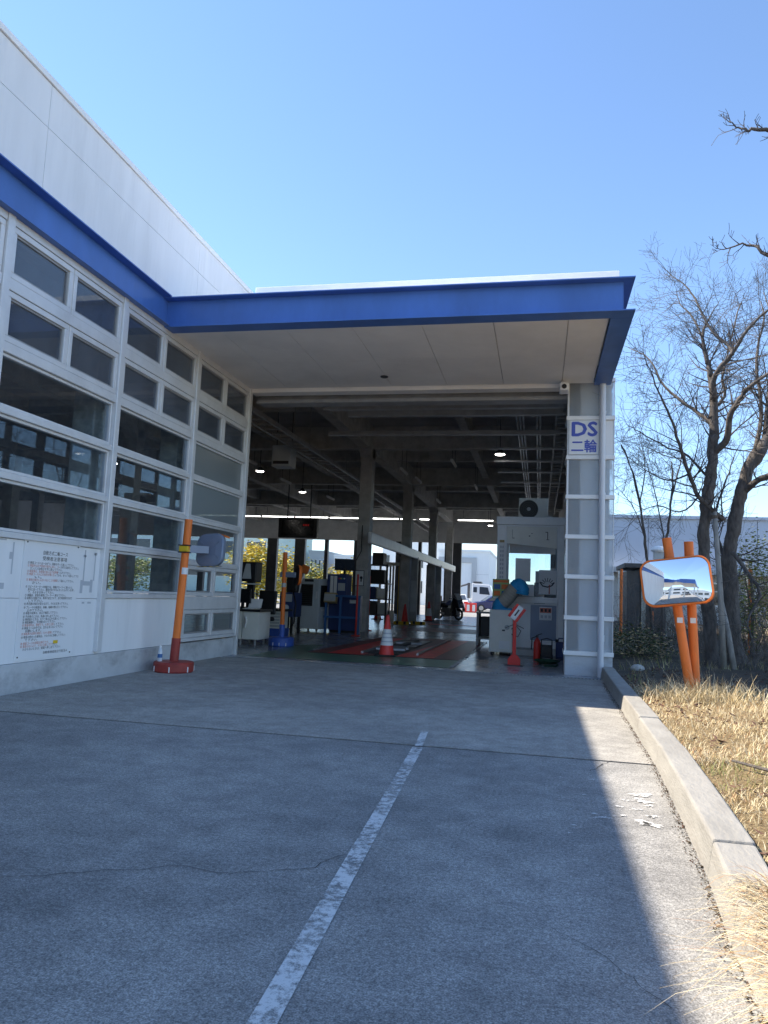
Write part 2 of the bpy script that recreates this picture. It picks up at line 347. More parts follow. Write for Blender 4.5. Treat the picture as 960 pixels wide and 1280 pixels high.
def thing(name, label, cat, loc, group=None):
    o = bpy.data.objects.new(name, None); C.objects.link(o); o.location = loc; o.empty_display_size = 0.2
    return tag(o, label, cat, group)
def struct(o): o['kind'] = 'structure'; return o
def bx(name, m, p, x0, x1, y0, y1, z0, z1, bevel=0.0): return MB().box(x0, x1, y0, y1, z0, z1).build(name, m, p, bevel)
def rrect(w, h, r, n=5):
    out = []
    for cx, cy, a0 in ((w/2-r, h/2-r, 0), (-w/2+r, h/2-r, 90), (-w/2+r, -h/2+r, 180), (w/2-r, -h/2+r, 270)):
        for k in range(n+1):
            a = R(a0+90*k/n); out.append((cx+r*math.cos(a), cy+r*math.sin(a)))
    return out
def frame_mb(b, w0, w1, z0, z1, t, fn):
    """rectangular ring in a plane; fn(u,z,d)->point, d 0..1 = back/front"""
    for a0, a1, c0, c1 in ((w0, w1, z0, z0+t), (w0, w1, z1-t, z1), (w0, w0+t, z0+t, z1-t), (w1-t, w1, z0+t, z1-t)):
        vs = [fn(u, z, d) for d in (0, 1) for u, z in ((a0, c0), (a1, c0), (a1, c1), (a0, c1))]
        b.add(vs, [(0, 3, 2, 1), (4, 5, 6, 7), (0, 1, 5, 4), (1, 2, 6, 5), (2, 3, 7, 6), (3, 0, 4, 7)])
    return b
def text_mb(b, s, size, fn, align='LEFT', spacing=1.0, bold=0.0, width=None):
    """flat lettering; fn(u,v)->world point"""
    cu = bpy.data.curves.new('t', 'FONT'); cu.body = s; cu.size = size; cu.align_x = align; cu.resolution_u = 2; cu.space_character = spacing; cu.offset = bold
    o = bpy.data.objects.new('t', cu); C.objects.link(o)
    dg = bpy.context.evaluated_depsgraph_get(); dg.update()
    me = o.evaluated_get(dg).to_mesh()
    vs = [v.co.copy() for v in me.vertices]; fs = [tuple(p.vertices) for p in me.polygons]
    o.evaluated_get(dg).to_mesh_clear(); bpy.data.objects.remove(o); bpy.data.curves.remove(cu)
    k = 1.0
    if width and vs:
        w = max(v.x for v in vs)-min(v.x for v in vs); k = width/w if w > 0 else 1
    b.add([fn(v.x*k, v.y) for v in vs], fs); return b

# ------------------------------------------------------------------ the setting
XW = -5.21; HX0 = -30.5; HX1 = 1.14; HY0 = 12.45; HY1 = 46.0; WY0 = -5.0; PT = 6.5
def sheet(name, m, x0, x1, y0, y1, z, th=0.1): return struct(bx(name, m, None, x0, x1, y0, y1, z-th, z))
g = MB().add([(-900, -900, -0.12), (900, -900, -0.12), (900, 1500, -0.12), (-900, 1500, -0.12)], [(0, 1, 2, 3)]).build('ground', 'yard'); struct(g)
near = sheet('apron_slab', 'near_apron', XW+0.0, 1.05, WY0, 5.857, 0.0)
far = sheet('apron_slab', 'far_apron', XW+0.0, 1.05, 5.885, 11.82, 0.003)
struct(bx('joint_filler', 'crack', None, XW, 1.0, 5.858, 5.8845, -0.09, -0.002))
floor = sheet('hall_floor', 'hall_floor', HX0, HX1, 12.0, HY1, 0.0)
sheet('hall_floor', 'hall_floor', HX0, XW-0.01, WY0, 11.995, 0.0)
sheet('yard_pavement', 'yard', -70, 40, HY1+0.01, 160, -0.01)
sheet('yard_pavement', 'yard', -40, 40, -120, WY0-0.01, -0.01)
# drain grate across the threshold: each bar its own edge
dg_ = MB()
for i in range(118):
    x = XW+0.05+i*0.0535
    dg_.box(x, x+0.03, 11.84, 11.985, -0.035, 0.0)
dg_.box(XW, 1.05, 11.822, 11.838, -0.04, 0.004).box(XW, 1.05, 11.986, 11.998, -0.04, 0.004)
struct(dg_.build('drain_grate', 'grey_steel'))
struct(bx('drain_channel', 'black', None, XW, 1.05, 11.825, 11.995, -0.1, -0.06))
# painted floor of the inspection lane
def decal(name, m, poly, z, parent, th=0.003):
    n = len(poly); b = MB(); b.add([(x, y, z) for x, y in poly], [list(range(n))]); return b.build(name, m, parent)
decal('green_floor_paint', 'floor_green', [(-4.9, 12.35), (-1.42, 12.35), (-1.41, 13.85), (-4.3, 13.75), (-4.6, 16.0), (-5.0, 15.6)], 0.004, floor)
decal('dark_red_floor_paint', 'floor_darkred', [(-4.3, 13.76), (-1.4, 13.9), (-1.4, 20.2), (-4.1, 20.2)], 0.008, floor)
decal('red_floor_paint', 'floor_red', [(-2.62, 13.86), (-1.9, 13.92), (-1.8, 20.0), (-2.22, 20.0)], 0.012, floor)
decal('red_floor_paint', 'floor_red', [(-3.9, 13.82), (-3.2, 13.82), (-3.35, 19.6), (-3.8, 19.6)], 0.012, floor)
decal('dark_red_floor_paint', 'floor_darkred', [(-4.4, 24.4), (-1.3, 24.4), (-1.3, 27.4), (-4.4, 27.4)], 0.008, floor)
decal('red_floor_paint', 'floor_red', [(-4.4, 30.6), (-1.3, 30.6), (-1.3, 31.3), (-4.4, 31.3)], 0.008, floor)
decal('lane_line', 'line_paint', [(-1.42, 12.4), (-1.36, 12.4), (-1.3, 20.0), (-1.36, 20.0)], 0.016, floor)
# roller tester set in the floor: frame, rails, two rollers
rt_ = thing('roller_tester', 'steel roller brake tester sunk in the red painted lane floor', 'brake tester', (-2.7, 16.6, 0))
bx('frame', 'dark_steel', rt_, -3.28, -2.62, 14.3, 19.0, 0.0, 0.02)
bx('rail', 'galvanised', rt_, -3.34, -3.29, 14.2, 19.5, 0.0, 0.05)
bx('rail', 'galvanised', rt_, -2.29, -2.25, 14.4, 19.8, 0.0, 0.05)
bx('rail', 'dark_steel', rt_, -3.0, -2.9, 14.6, 18.6, 0.02, 0.07)
for y in (15.2, 15.6, 17.4):
    MB().tube([(-3.25, y, 0.03), (-2.65, y, 0.03)], 0.06, 14).build('roller', 'galvanised', rt_, smooth=40)
bx('cover_plate', 'galvanised', rt_, -2.86, -2.66, 16.6, 18.8, 0.021, 0.03)

# crack lines and the worn lane line on the apron
def strip(name, m, pts, w, z, parent):
    b = MB(); vs = []
    for i, (x, y) in enumerate(pts):
        a = V(pts[max(i-1, 0)]); c = V(pts[min(i+1, len(pts)-1)]); t = (c-a).normalized(); nrm = V((-t.y, t.x))
        ww = w*(0.6+0.8*rnd.random()) if w < 0.02 else w
        vs += [(x+nrm.x*ww/2, y+nrm.y*ww/2, z), (x-nrm.x*ww/2, y-nrm.y*ww/2, z)]
    b.add(vs, [(2*i, 2*i+1, 2*i+3, 2*i+2) for i in range(len(pts)-1)]); return b.build(name, m, parent)
def jag(px, step=0.06, amp=0.02):
    P = [on_z(*p) for p in px]; out = []
    for a, b in zip(P, P[1:]):
        k = max(1, int((b-a).length/step))
        for i in range(k):
            q = a.lerp(b, i/k); out.append((q.x+rnd.uniform(-amp, amp), q.y+rnd.uniform(-amp, amp)))
    out.append((P[-1].x, P[-1].y)); return out
strip('pavement_crack', 'crack', jag([(-60, 1102), (60, 1095), (150, 1088), (215, 1082), (270, 1091), (330, 1090), (390, 1086), (430, 1068), (470, 1060)]), 0.003, 0.004, near)
strip('pavement_crack', 'crack', jag([(690, 1160), (745, 1190), (790, 1225), (840, 1262)], 0.04, 0.008), 0.002, 0.004, near)
strip('pavement_crack', 'crack', jag([(762, 951), (752, 958), (738, 964)], 0.04, 0.02), 0.005, 0.004, near)
a0, a1 = on_z(328, 1280), on_z(522, 935)
dirn = (a1-a0).normalized(); s0 = a0-dirn*1.2
strip('lane_line', 'line_paint', [(s0.x, s0.y), (s0.lerp(a1, .5).x, s0.lerp(a1, .5).y), (a1.x, a1.y)], 0.08, 0.005, near)
a2 = on_z(531, 915); strip('lane_line', 'line_paint', [(a1.x, a1.y+0.04), (a2.x, a2.y)], 0.06, 0.008, far)
# white paint splashes by the kerb
def blot(px, py, r, rot, seed):
    q = random.Random(seed); c = on_z(px, py); n = 22; pts = []
    for k in range(n):
        a = 2*math.pi*k/n; rr = r*(0.35+0.75*q.random()**1.2)
        u, w = math.cos(a)*rr*1.7, math.sin(a)*rr
        pts.append((c.x+u*math.cos(rot)-w*math.sin(rot), c.y+u*math.sin(rot)+w*math.cos(rot)))
    decal('paint_splash', 'splash_paint', pts, 0.005, near)
for i, (x, y, r) in enumerate([(800, 994, .05), (806, 1003, .05), (800, 1000, .035), (812, 1008, .025), (806, 1029, .05), (814, 1032, .045), (820, 1022, .035), (812, 1021, .02), (795, 1012, .022), (797, 1013, .02), (786, 1001, .022), (778, 1000, .015), (774, 1009, .02), (790, 1013, .014), (743, 1018, .016), (756, 1023, .022), (762, 1024, .016), (745, 1023, .016), (740, 975, .018), (716, 1032, .015), (712, 1042, .01), (768, 1021, .012), (779, 1020, .014), (725, 1035, .008), (730, 994, .008), (700, 972, .01), (728, 1058, .008), (745, 1095, .008), (811, 1085, .01)]):
    blot(x, y, r, rnd.uniform(-.6, .6), i)

# kerb: cast lengths butted end to end
KP = [(0.50, -1.2), (0.60, 1.2), (0.655, 2.9), (0.72, 3.6), (0.79, 4.9), (0.835, 5.87), (0.86, 7.2), (0.885, 8.68), (0.91, 10.2), (0.94, 11.9), (0.945, 12.43)]
for i in range(len(KP)-1):
    (xa, ya), (xb, yb) = KP[i], KP[i+1]; h = 0.155+0.006*math.sin(i*2.3)
    b = MB(); y0, y1 = ya+0.002, yb-0.002
    b.add([(xa, y0, -0.05), (xa+0.21, y0, -0.05), (xb+0.21, y1, -0.05), (xb, y1, -0.05), (xa+0.032, y0, h), (xa+0.205, y0, h), (xb+0.205, y1, h), (xb+0.032, y1, h)],
          [(0, 3, 2, 1), (4, 5, 6, 7), (0, 1, 5, 4), (1, 2, 6, 5), (2, 3, 7, 6), (3, 0, 4, 7)])
    struct(b.build('kerb', 'kerb', None, 0.012))
def kerb_x(y):
    for (xa, ya), (xb, yb) in zip(KP, KP[1:]):
        if ya <= y <= yb: return xa+(xb-xa)*(y-ya)/(yb-ya)
    return KP[0][0] if y < KP[0][1] else HX1+0.02-0.21
def verge_z(x, y):
    e = x-(kerb_x(y)+0.2)
    k = max(0.0, min(1.0, e/0.5))
    return 0.115 + k*(0.05*noise.noise(V((x*1.1, y*1.1, 0))) + 0.03*noise.noise(V((x*4, y*4, 3))) + 0.035)
b = MB(); ys = [-40, -20, -8] + [-1.2+i*0.18 for i in range(110)] + [19+i*1.0 for i in range(1, 60)]
us = [0, .08, .2, .35, .5, .7, .9, 1.1, 1.35, 1.6, 1.9, 2.2, 2.6, 3, 3.5, 4, 4.6, 5.3, 6, 7, 8, 10, 13, 17, 24, 40, 80]
for y in ys:
    for u in us:
        x = kerb_x(y)+0.2+u; b.v.append((x, y, verge_z(x, y)))
nu = len(us)
for j in range(len(ys)-1):
    for i in range(nu-1): b.face([j*nu+i, j*nu+i+1, (j+1)*nu+i+1, (j+1)*nu+i])
struct(b.build('verge_earth', 'earth', None, smooth=True))

# ------------------------------------------------------------------ the inspection hall
B = thing('inspection_hall', 'white vehicle inspection hall with blue beams, banded windows and open drive-through bay', 'building', (XW, HY0, 0))
def wallpt(xf, xb): return lambda u, z, d: (xb+(xf-xb)*d, u, z)
def vent(y0, y1, z0, z1, xf=XW+0.05, xb=XW-0.03, glass='glass_dark', s=1):
    o = frame_mb(MB(), y0, y1, z0, z1, 0.06, wallpt(xf, xb)).build('vent_window', 'aluminium', B, 0.006)
    q = frame_mb(MB(), y0+0.063, y1-0.063, z0+0.063, z1-0.063, 0.018, wallpt(xf-0.02*s, xb+0.01*s)).build('sash_bead', 'grey_steel', o)
    bx('pane', glass, o, (xf+xb)/2-0.004, (xf+xb)/2+0.004, y0+0.06, y1-0.06, z0+0.06, z1-0.06)
def fixed(y0, y1, z0, z1, glass='glass'):
    o = frame_mb(MB(), y0, y1, z0, z1, 0.03, wallpt(XW+0.025, XW-0.04)).build('fixed_window', 'aluminium', B, 0.004)
    bx('pane', glass, o, XW-0.012, XW-0.004, y0+0.03, y1-0.03, z0+0.03, z1-0.03)
BAY = [1.89, 3.99, 6.09, 8.19, 10.29, 12.37]
for i, y in enumerate(BAY):
    w = 0.05
    o = bx('mullion', 'aluminium', B, XW-0.05, XW+0.075, y-w, y+w, 0.33 if i > 3 else 0.33, 4.735, 0.008)
def transom(y0, y1, z, h=0.055): bx('transom', 'aluminium', B, XW-0.045, XW+0.06, y0+0.052, y1-0.052, z-h/2, z+h/2, 0.006)
for i in range(5):
    y0, y1 = BAY[i]+0.055, BAY[i+1]-0.055; mid = (y0+y1)/2
    transom(BAY[i], BAY[i+1], 4.68, 0.09); transom(BAY[i], BAY[i+1], 4.04, 0.12); transom(BAY[i], BAY[i+1], 3.41, 0.1)
    for zc in (4.105, 3.465):
        for a, c in ((y0, mid-0.012), (mid+0.012, y1)): vent(a, c, zc, zc+(0.525 if zc > 4 else 0.51))
    bx('mullion', 'aluminium', B, XW-0.04, XW+0.04, mid-0.01, mid+0.01, 3.47, 4.63)
    for z0, z1 in ((2.83, 3.355), (2.2, 2.755), (1.62, 2.125)):
        fixed(y0, y1, z0 if not (i == 4 and z0 < 1.7) else 1.53, z1, 'frosted' if i == 4 and z0 > 2.1 else 'glass')
    for z in (2.79, 2.16): transom(BAY[i], BAY[i+1], z, 0.065)
    if i == 3:
        transom(BAY[i], BAY[i+1], 1.585, 0.06); fixed(y0, y1, 1.03, 1.55); transom(BAY[i], BAY[i+1], 0.995, 0.06)
        bx('wall_panel', 'white_panel', B, XW-0.08, XW+0.02, BAY[i]+0.004, BAY[i+1]-0.004, 0.305, 0.96)
    elif i == 4:
        transom(BAY[i], BAY[i+1], 1.5, 0.06); transom(BAY[i], BAY[i+1], 0.9, 0.2); transom(BAY[i], BAY[i+1], 0.35, 0.05)
        for z0, z1 in ((1.005, 1.465), (0.38, 0.795)):
            for a, c in ((y0, mid-0.012), (mid+0.012, y1)): vent(a, c, z0, z1, glass='glass')
        bx('mullion', 'aluminium', B, XW-0.04, XW+0.04, mid-0.01, mid+0.01, 0.38, 1.46)
    else:
        transom(BAY[i], BAY[i+1], 1.585, 0.06)
        for z0, z1 in ((0.305, 0.957), (0.962, 1.55)): bx('wall_panel', 'white_panel', B, XW-0.08, XW+0.02, BAY[i]+0.004, BAY[i+1]-0.004, z0, z1)
# thin joint between wall boards, the plinth and the blank wall that goes on behind the camera
bx('wall_base', 'base_concrete', B, XW-0.15, XW-0.001, WY0, 12.4, -0.1, 0.3)
bx('wall_base', 'base_concrete', B, XW-0.001, XW+0.035, 1.94, 10.33, -0.1, 0.3, 0.01)
for k in range(3):
    y0 = WY0+k*2.28; bx('wall_panel', 'white_panel', B, XW-0.12, XW+0.02, y0+0.004, y0+2.276, 0.305, 3.36)
    bx('wall_panel', 'white_panel', B, XW-0.12, XW+0.02, y0+0.004, y0+2.276, 3.364, 4.735)
bx('corner_trim', 'aluminium', B, XW-0.06, XW+0.05, 12.425, 12.50, -0.05, 4.735, 0.008)
# parapet boards with open joints, coping
pj_y = [WY0, -3.2, 0.4, 2.95, 6.55, 10.15, 12.38]
for a, c in zip(pj_y, pj_y[1:]):
    for z0, z1 in ((5.156, 5.935), (5.941, 6.42)):
        bx('parapet_panel', 'white_panel', B, XW-0.14, XW+0.005, a+0.003, c-0.003, z0, z1)
bx('coping', 'white_metal', B, XW-0.18, XW+0.03, WY0, 12.35, 6.425, 6.5, 0.008)
# blue H-beam along the wing
CF = 9.16; CR = 1.08; ZB, ZT = 4.70, 5.135
def hbeam_y(name, xw, sgn, y0, y1, z0, z1, wid=0.14):
    o = bx(name, 'blue_paint', B, xw-0.006, xw+0.006, y0, y1, z0+0.016, z1-0.016)
    for z in (z0, z1-0.016):
        a, c = sorted((xw-sgn*wid*0.9 if name == 'canopy_side_beam' else xw, xw+sgn*wid)); bx('flange', 'blue_paint', o, a, c, y0, y1, z, z+0.016, 0.003)
    return o
hbeam_y('blue_beam', XW+0.02, 1, WY0, CF-0.004, 4.712, 5.147, 0.13)
bx('beam_end_web', 'blue_paint', B, XW+0.014, XW+0.0215, CF-0.003, CF+0.136, 4.73, 5.13)
# canopy
o = bx('canopy_front_beam', 'blue_paint', B, XW+0.022, CR-0.14, CF+0.125, CF+0.137, ZB+0.018, ZT-0.018)
for z in (ZB, ZT-0.018): bx('flange', 'blue_paint', o, XW+0.022, CR-0.012, CF, CF+0.26, z, z+0.018, 0.003)
o = bx('canopy_side_beam', 'blue_paint', B, CR-0.139, CR-0.127, CF+0.138, 12.4, ZB+0.018, ZT-0.018)
for z in (ZB, ZT-0.018): bx('flange', 'blue_paint', o, CR-0.268, CR, CF+0.261, 12.4, z, z+0.018, 0.003); bx('flange', 'blue_paint', o, CR-0.0115, CR, CF, CF+0.26, z, z+0.018)
bx('canopy_roof', 'white_metal', B, XW+0.01, CR-0.14, CF+0.15, 12.38, 5.02, 5.1)
seams = [XW+0.02, -4.45, -3.5, -2.55, -1.6, -0.65, 0.3, CR-0.28]
for a, c in zip(seams, seams[1:]):
    for y0, y1 in ((CF+0.265, 10.9), (10.9, 12.36)):
        bx('soffit_panel', 'soffit', B, a+0.004, c-0.004, y0+0.003, y1-0.003, ZB+0.024, ZB+0.05)
lampo = MB().lathe([(0.0, 4.705), (0.055, 4.703), (0.065, 4.71), (0.065, 4.72)], (-2.57, 11.75, 0), 16).build('soffit_vent', 'dark_steel', B)
# front wall above the bay
bx('front_wall', 'white_panel', B, XW+0.01, HX1+0.06, 12.4, 12.6, 5.14, 6.5)
bx('coping', 'white_metal', B, XW+0.04, HX1+0.06, 12.34, 12.64, 6.505, 6.62, 0.008)
bx('lintel', 'soffit', B, XW+0.06, 0.4, 12.38, 12.62, 4.66, 5.1)
bx('shutter_guide_bar', 'grey_steel', B, XW+0.06, 0.4, 12.64, 12.74, 4.53, 4.6, 0.01)
bx('shutter_box', 'grey_steel', B, XW+0.06, 0.4, 12.75, 13.05, 4.56, 4.95)
# glazed corner pillar
pil = bx('corner_pillar', 'white_panel', B, 0.62, 1.08, 12.5, 12.98, 0.0, 4.82)
bx('plinth', 'base_concrete', pil, 0.405, HX1, 12.44, 13.0, -0.05, 0.315, 0.008)
rails = [0.345, 0.9, 1.555, 2.2, 2.85, 3.5, 4.155, 4.79]
for z in rails: bx('rail', 'white_metal', pil, 0.385, HX1+0.015, 12.405, 12.475, z-0.034, z+0.034, 0.006); bx('rail', 'white_metal', pil, 0.385, 0.42, 12.476, 13.0, z-0.03, z+0.03)
for i, (a, c) in enumerate(zip(rails, rails[1:])):
    if i == 5: bx('blank_panel', 'white_board', pil, 0.43, HX1-0.005, 12.45, 12.46, a+0.036, c-0.036); continue
    bx('glass_panel', 'ribbed_glass', pil, 0.432, 0.905, 12.446, 12.454, a+0.036, c-0.036)
    bx('glass_panel', 'ribbed_glass', pil, 0.965, HX1-0.005, 12.446, 12.454, a+0.036, c-0.036)
    bx('glass_panel', 'ribbed_glass', pil, 0.398, 0.406, 12.476, 12.98, a+0.036, c-0.036)
for x in (0.4, 0.91, HX1-0.003): bx('stile', 'aluminium', pil, x, x+(0.03 if x < 1 else 0.01), 12.44, 12.47, 0.32, 4.756)
bx('stile', 'aluminium', pil, 0.935, 0.962, 12.44, 12.47, 0.32, 4.756)
# downpipe in front of it
dp = MB().tube([(0.952, 12.345, -0.01), (0.952, 12.345, 4.7)], 0.048, 16).build('downpipe', 'pvc', B, smooth=50)
for z in (0.55, 0.6, 1.6, 2.86, 4.2): MB().tube([(0.952, 12.345, z), (0.952, 12.345, z+0.05)], 0.054, 16).build('pipe_collar', 'pvc', dp, smooth=50)
for z in (1.6, 2.86, 4.2): bx('bracket', 'galvanised', dp, 0.94, 0.964, 12.39, 12.41, z+0.01, z+0.04)
# DS sign
sg = bx('lane_sign', 'white_board', None, 0.43, 0.905, 12.408, 12.42, 3.545, 4.115, 0.003); tag(sg, 'white lane sign with blue letters DS and two characters, on the glazed pillar', 'sign')
lt = MB()
for k, (du, dv) in enumerate(((0, 0), (0.006, 0), (-0.006, 0), (0, 0.005), (0, -0.005))):
    yk = 12.4055-0.0004*k
    text_mb(lt, 'DS', 0.33, lambda u, v: (0.665+u+du*2, yk, 3.855+v+dv*2), 'CENTER', 1.0, 0.0, 0.39)
    text_mb(lt, '二輪', 0.2, lambda u, v: (0.665+u+du*0.8, yk, 3.6+v*1.12+dv*0.8), 'CENTER', 1.0, 0.0, 0.40)
lt.build('lettering', 'letter_blue', sg)
# right flank wall with the same banding (its high windows mirror in the wing glass)
bx('flank_base', 'base_concrete', B, HX1-0.15, HX1, 13.0, HY1, -0.1, 0.32)
for k in range(15):
    y0 = 13.05+k*2.19; y1 = y0+2.19; mid = (y0+y1)/2
    bx('flank_panel', 'inner_wall', B, HX1-0.1, HX1-0.02, y0+0.003, y1-0.003, 0.325, 3.42)
    bx('mullion', 'aluminium', B, HX1-0.14, HX1+0.02, y0-0.05, y0+0.05, 3.425, 4.74)
    bx('transom', 'aluminium', B, HX1-0.12, HX1+0.01, y0+0.052, y1-0.052, 4.0, 4.09)
    for z in (4.1, 3.45):
        for a, c in ((y0+0.06, mid-0.012), (mid+0.012, y1-0.06)): vent(a, c, z, z+0.54, HX1-0.02, HX1-0.1, 'glass')
bx('flank_wall', 'inner_wall', B, HX1-0.12, HX1, 12.62, HY1, 4.745, 6.3)
# roof, back wall, far left wall
bx('roof_slab', 'ceiling', B, HX0-0.2, HX1+0.02, 12.62, HY1+0.2, 6.3, 6.42)
bx('roof_slab', 'ceiling', B, HX0-0.2, XW-0.15, WY0, 12.6, 6.3, 6.42)
bx('end_wall', 'inner_wall', B, HX0-0.2, XW-0.16, WY0-0.2, WY0, 0, 6.4)
bx('side_wall', 'inner_wall', B, HX0-0.2, HX0, WY0, HY1, 0, 6.3)
bx('inner_lining', 'inner_wall', B, XW-0.3, XW-0.2, WY0, 12.3, 4.7, 6.3)
piers = [(HX0, -28.6), (-24.3, -23.9), (-22.0, -21.6), (-19.6, -19.15), (-17.25, -16.6), (-15.4, -14.72), (-13.42, -13.2), (-11.5, -10.75), (-8.8, -8.2), (-7.4, -7.2), (-5.75, -4.72), (0.6, HX1-0.13)]
for a, c in piers: bx('end_pier', 'dark_steel', B, a, c, HY1-0.3, HY1, 0, 4.45)
bx('end_lintel', 'inner_wall', B, HX0, HX1-0.13, HY1-0.3, HY1, 4.45, 5.92)
for k in range(9): 
    x = HX0+0.1+k*3.5; bx('clerestory_bar', 'dark_steel', B, x, x+0.12, HY1-0.2, HY1-0.1, 5.92, 6.02)
bx('end_upstand', 'inner_wall', B, HX0, HX1-0.13, HY1-0.3, HY1, 6.02, 6.3)
# columns and beams
for X in (-5.28, -11.5, -17.8, -24.0):
    for Y in {-5.28: (22.3, 29.7, 37.1, 44.3), -11.5: (19.3,), -17.8: (22.3, 29.7), -24.0: (22.3, 32.0)}[X]:
        c = bx('concrete_column', 'concrete', B, X-0.19, X+0.19, Y-0.2, Y+0.2, 0, 6.3, 0.02)
        MB().prism([(-0.2, 5.3), (0.2, 5.3), (0.5, 5.55), (0.5, 5.6), (-0.5, 5.6), (-0.5, 5.55)], lambda u, z: (X-0.19, Y+u, z), lambda u, z: (X+0.19, Y+u, z)).build('haunch', 'concrete', c)
    if X < -6:
        for Y in (0.1, 7.5): bx('concrete_column', 'concrete', B, X-0.2, X+0.2, Y-0.22, Y+0.22, 0, 6.3, 0.02)
for Y in (1.84, 3.94, 6.04, 8.12, 10.3): bx('window_column', 'old_concrete', B, -5.72, -5.42, Y, Y+0.34, 0, 6.3, 0.015)
for X in (-5.28, -11.5, -17.8, -24.0): bx('roof_girder', 'concrete', B, X-0.16, X+0.16, 12.65 if X > -6 else WY0, HY1-0.35, 5.55, 6.298)
for X in (-2.15, -8.4, -14.6, -20.9, -27): bx('roof_purlin', 'concrete', B, X-0.12, X+0.12, 12.65 if X > -6 else WY0, HY1-0.35, 5.85, 6.297)
for Y in (14.9, 22.3, 29.7, 37.1, 44.3):
    bx('cross_beam', 'concrete', B, HX0, HX1-0.13, Y-0.14, Y+0.14, 5.6, 6.296)
for Y in (18.6, 26.0, 33.4, 40.7): bx('cross_beam', 'concrete', B, HX0, HX1-0.13, Y-0.1, Y+0.1, 5.9, 6.295)
for Y in (0.1, 7.5): bx('cross_beam', 'concrete', B, HX0, XW-0.35, Y-0.14, Y+0.14, 5.6, 6.294)
# overhead door panels parked under the ceiling, just inside the bay
for i, (Y, Z) in enumerate(((13.25, 4.66), (13.95, 4.72), (14.75, 4.78), (16.9, 4.86))):
    x0 = (-4.75, -4.25, -3.95, -5.0)[i]
    bx('overhead_rail', 'grey_steel', B, x0, 0.38, Y-0.07, Y+0.07, Z, Z+(0.16 if i < 3 else 0.09))
for x in (-3.2, -1.55, -0.2): bx('hanger_bar', 'grey_steel', B, x-0.05, x+0.05, 13.1, 15.6, 4.95, 5.05)
for x in (-3.1, -2.0, -0.22): bx('hanger_clip', 'white_metal', B, x-0.07, x+0.07, 13.3, 13.4, 4.83, 4.9)
bx('soffit_lining', 'ceiling', B, XW+0.06, 0.4, 12.64, 13.05, 4.955, 5.1)
# long pale rail hung along the column row
bx('side_rail', 'white_metal', B, -4.98, -4.86, 21.4, 44.0, 2.62, 2.96, 0.03)
# sheet boards between the columns
for Y, mt in ((30.0, 'grey_steel'), (37.4, 'grey_steel')):
    pn = bx('partition', 'grey_steel', B, -5.6, -4.84, Y, Y+0.08, 0.05, 2.7)
    for k in range(2): bx('partition_plate', 'galvanised', pn, -5.5+0.33*k, -5.5+0.33*k+0.3, Y-0.012, Y-0.001, 0.5, 1.75)
for i, (x, y) in enumerate(((-5.3, 29.2), (-4.75, 29.9))):
    k = thing('wheel_stop', ['yellow wheel stop block in front of the partition board', 'yellow wheel stop block beside the partition board'][i], 'wheel stop', (x, y, 0))
    bx('body', 'yellow', k, x-0.3, x+0.3, y-0.08, y+0.08, 0, 0.12, 0.02)
    for d in (-0.15, 0.15): bx('stripe', 'black', k, x+d-0.05, x+d+0.05, y-0.083, y+0.083, 0.01, 0.122)

# cable ladder, pipes, lamps, display under the ceiling
cl = thing('cable_ladder', 'long steel cable ladder hung below the hall ceiling', 'cable ladder', (-6.3, 15, 4.9))
for x in (-6.42, -5.98): bx('side_bar', 'grey_steel', cl, x-0.03, x+0.03, 12.7, 44, 4.86, 4.96)
for k in range(62): bx('rung', 'grey_steel', cl, -6.39, -6.01, 12.8+k*0.5, 12.86+k*0.5, 4.88, 4.92)
for y in (14, 18.5, 24, 30, 36, 42):
    for x in (-6.42, -5.98): bx('hanger_rod', 'grey_steel', cl, x-0.008, x+0.008, y, y+0.016, 4.96, 6.3)
c2 = thing('cable_ladder', 'short upright cable ladder run beside the conduit bundle near the flank wall', 'cable ladder', (0.4, 17, 5))
for x in (0.28, 0.56): bx('side_bar', 'grey_steel', c2, x-0.02, x+0.02, 14.4, 34, 4.98, 5.05)
for k in range(40): bx('rung', 'grey_steel', c2, 0.3, 0.54, 14.5+k*0.48, 14.55+k*0.48, 5.0, 5.03)
for y in (16, 22, 28, 33.5):
    for x in (0.28, 0.56): bx('hanger_rod', 'grey_steel', c2, x-0.008, x+0.008, y, y+0.016, 5.05, 6.3)
cb = thing('conduit_bundle', 'bundle of thin galvanised conduits on crossbars under the ceiling', 'conduits', (-0.4, 17, 5))
for x in (-0.55, -0.48, -0.41, -0.12, -0.05): MB().tube([(x, 15.0, 5.02), (x, 33, 5.02)], 0.018, 6).build('conduit', 'galvanised', cb)
for y in (15.4, 17.2, 19.0, 20.8, 22.6, 24.6): bx('crossbar', 'galvanised', cb, -1.3, 0.9, y-0.025, y+0.025, 4.95, 5.0)
for y in (15.4, 20.8, 24.6):
    for x in (-1.25, 0.85): bx('hanger_rod', 'galvanised', cb, x-0.008, x+0.008, y-0.008, y+0.008, 5.0, 6.3)
def pend(x, y, z, label):
    t = thing('ceiling_lamp', label, 'lamp', (x, y, z), 'lit high-bay lamps')
    MB().tube([(x, y, z+0.12), (x, y, 6.3)], 0.012, 6).build('stem', 'dark_steel', t)
    MB().lathe([(0.05, z+0.14), (0.08, z+0.1), (0.15, z+0.03), (0.15, z)], (x, y, 0), 18).build('housing', 'dark_steel', t, smooth=40)
    MB().lathe([(0.0, z-0.025), (0.09, z-0.02), (0.13, z-0.001), (0.13, z+0.001)], (x, y, 0), 18).build('lens', 'lamp_glow', t)
for p, lb in (((325, 589), 'lit round lamp over the lane beside the cable ladder'), ((378, 615), 'lit round lamp above the dark hanging display board')):
    q = on_z(*p, 5.0); pend(q.x, q.y, q.z, lb)
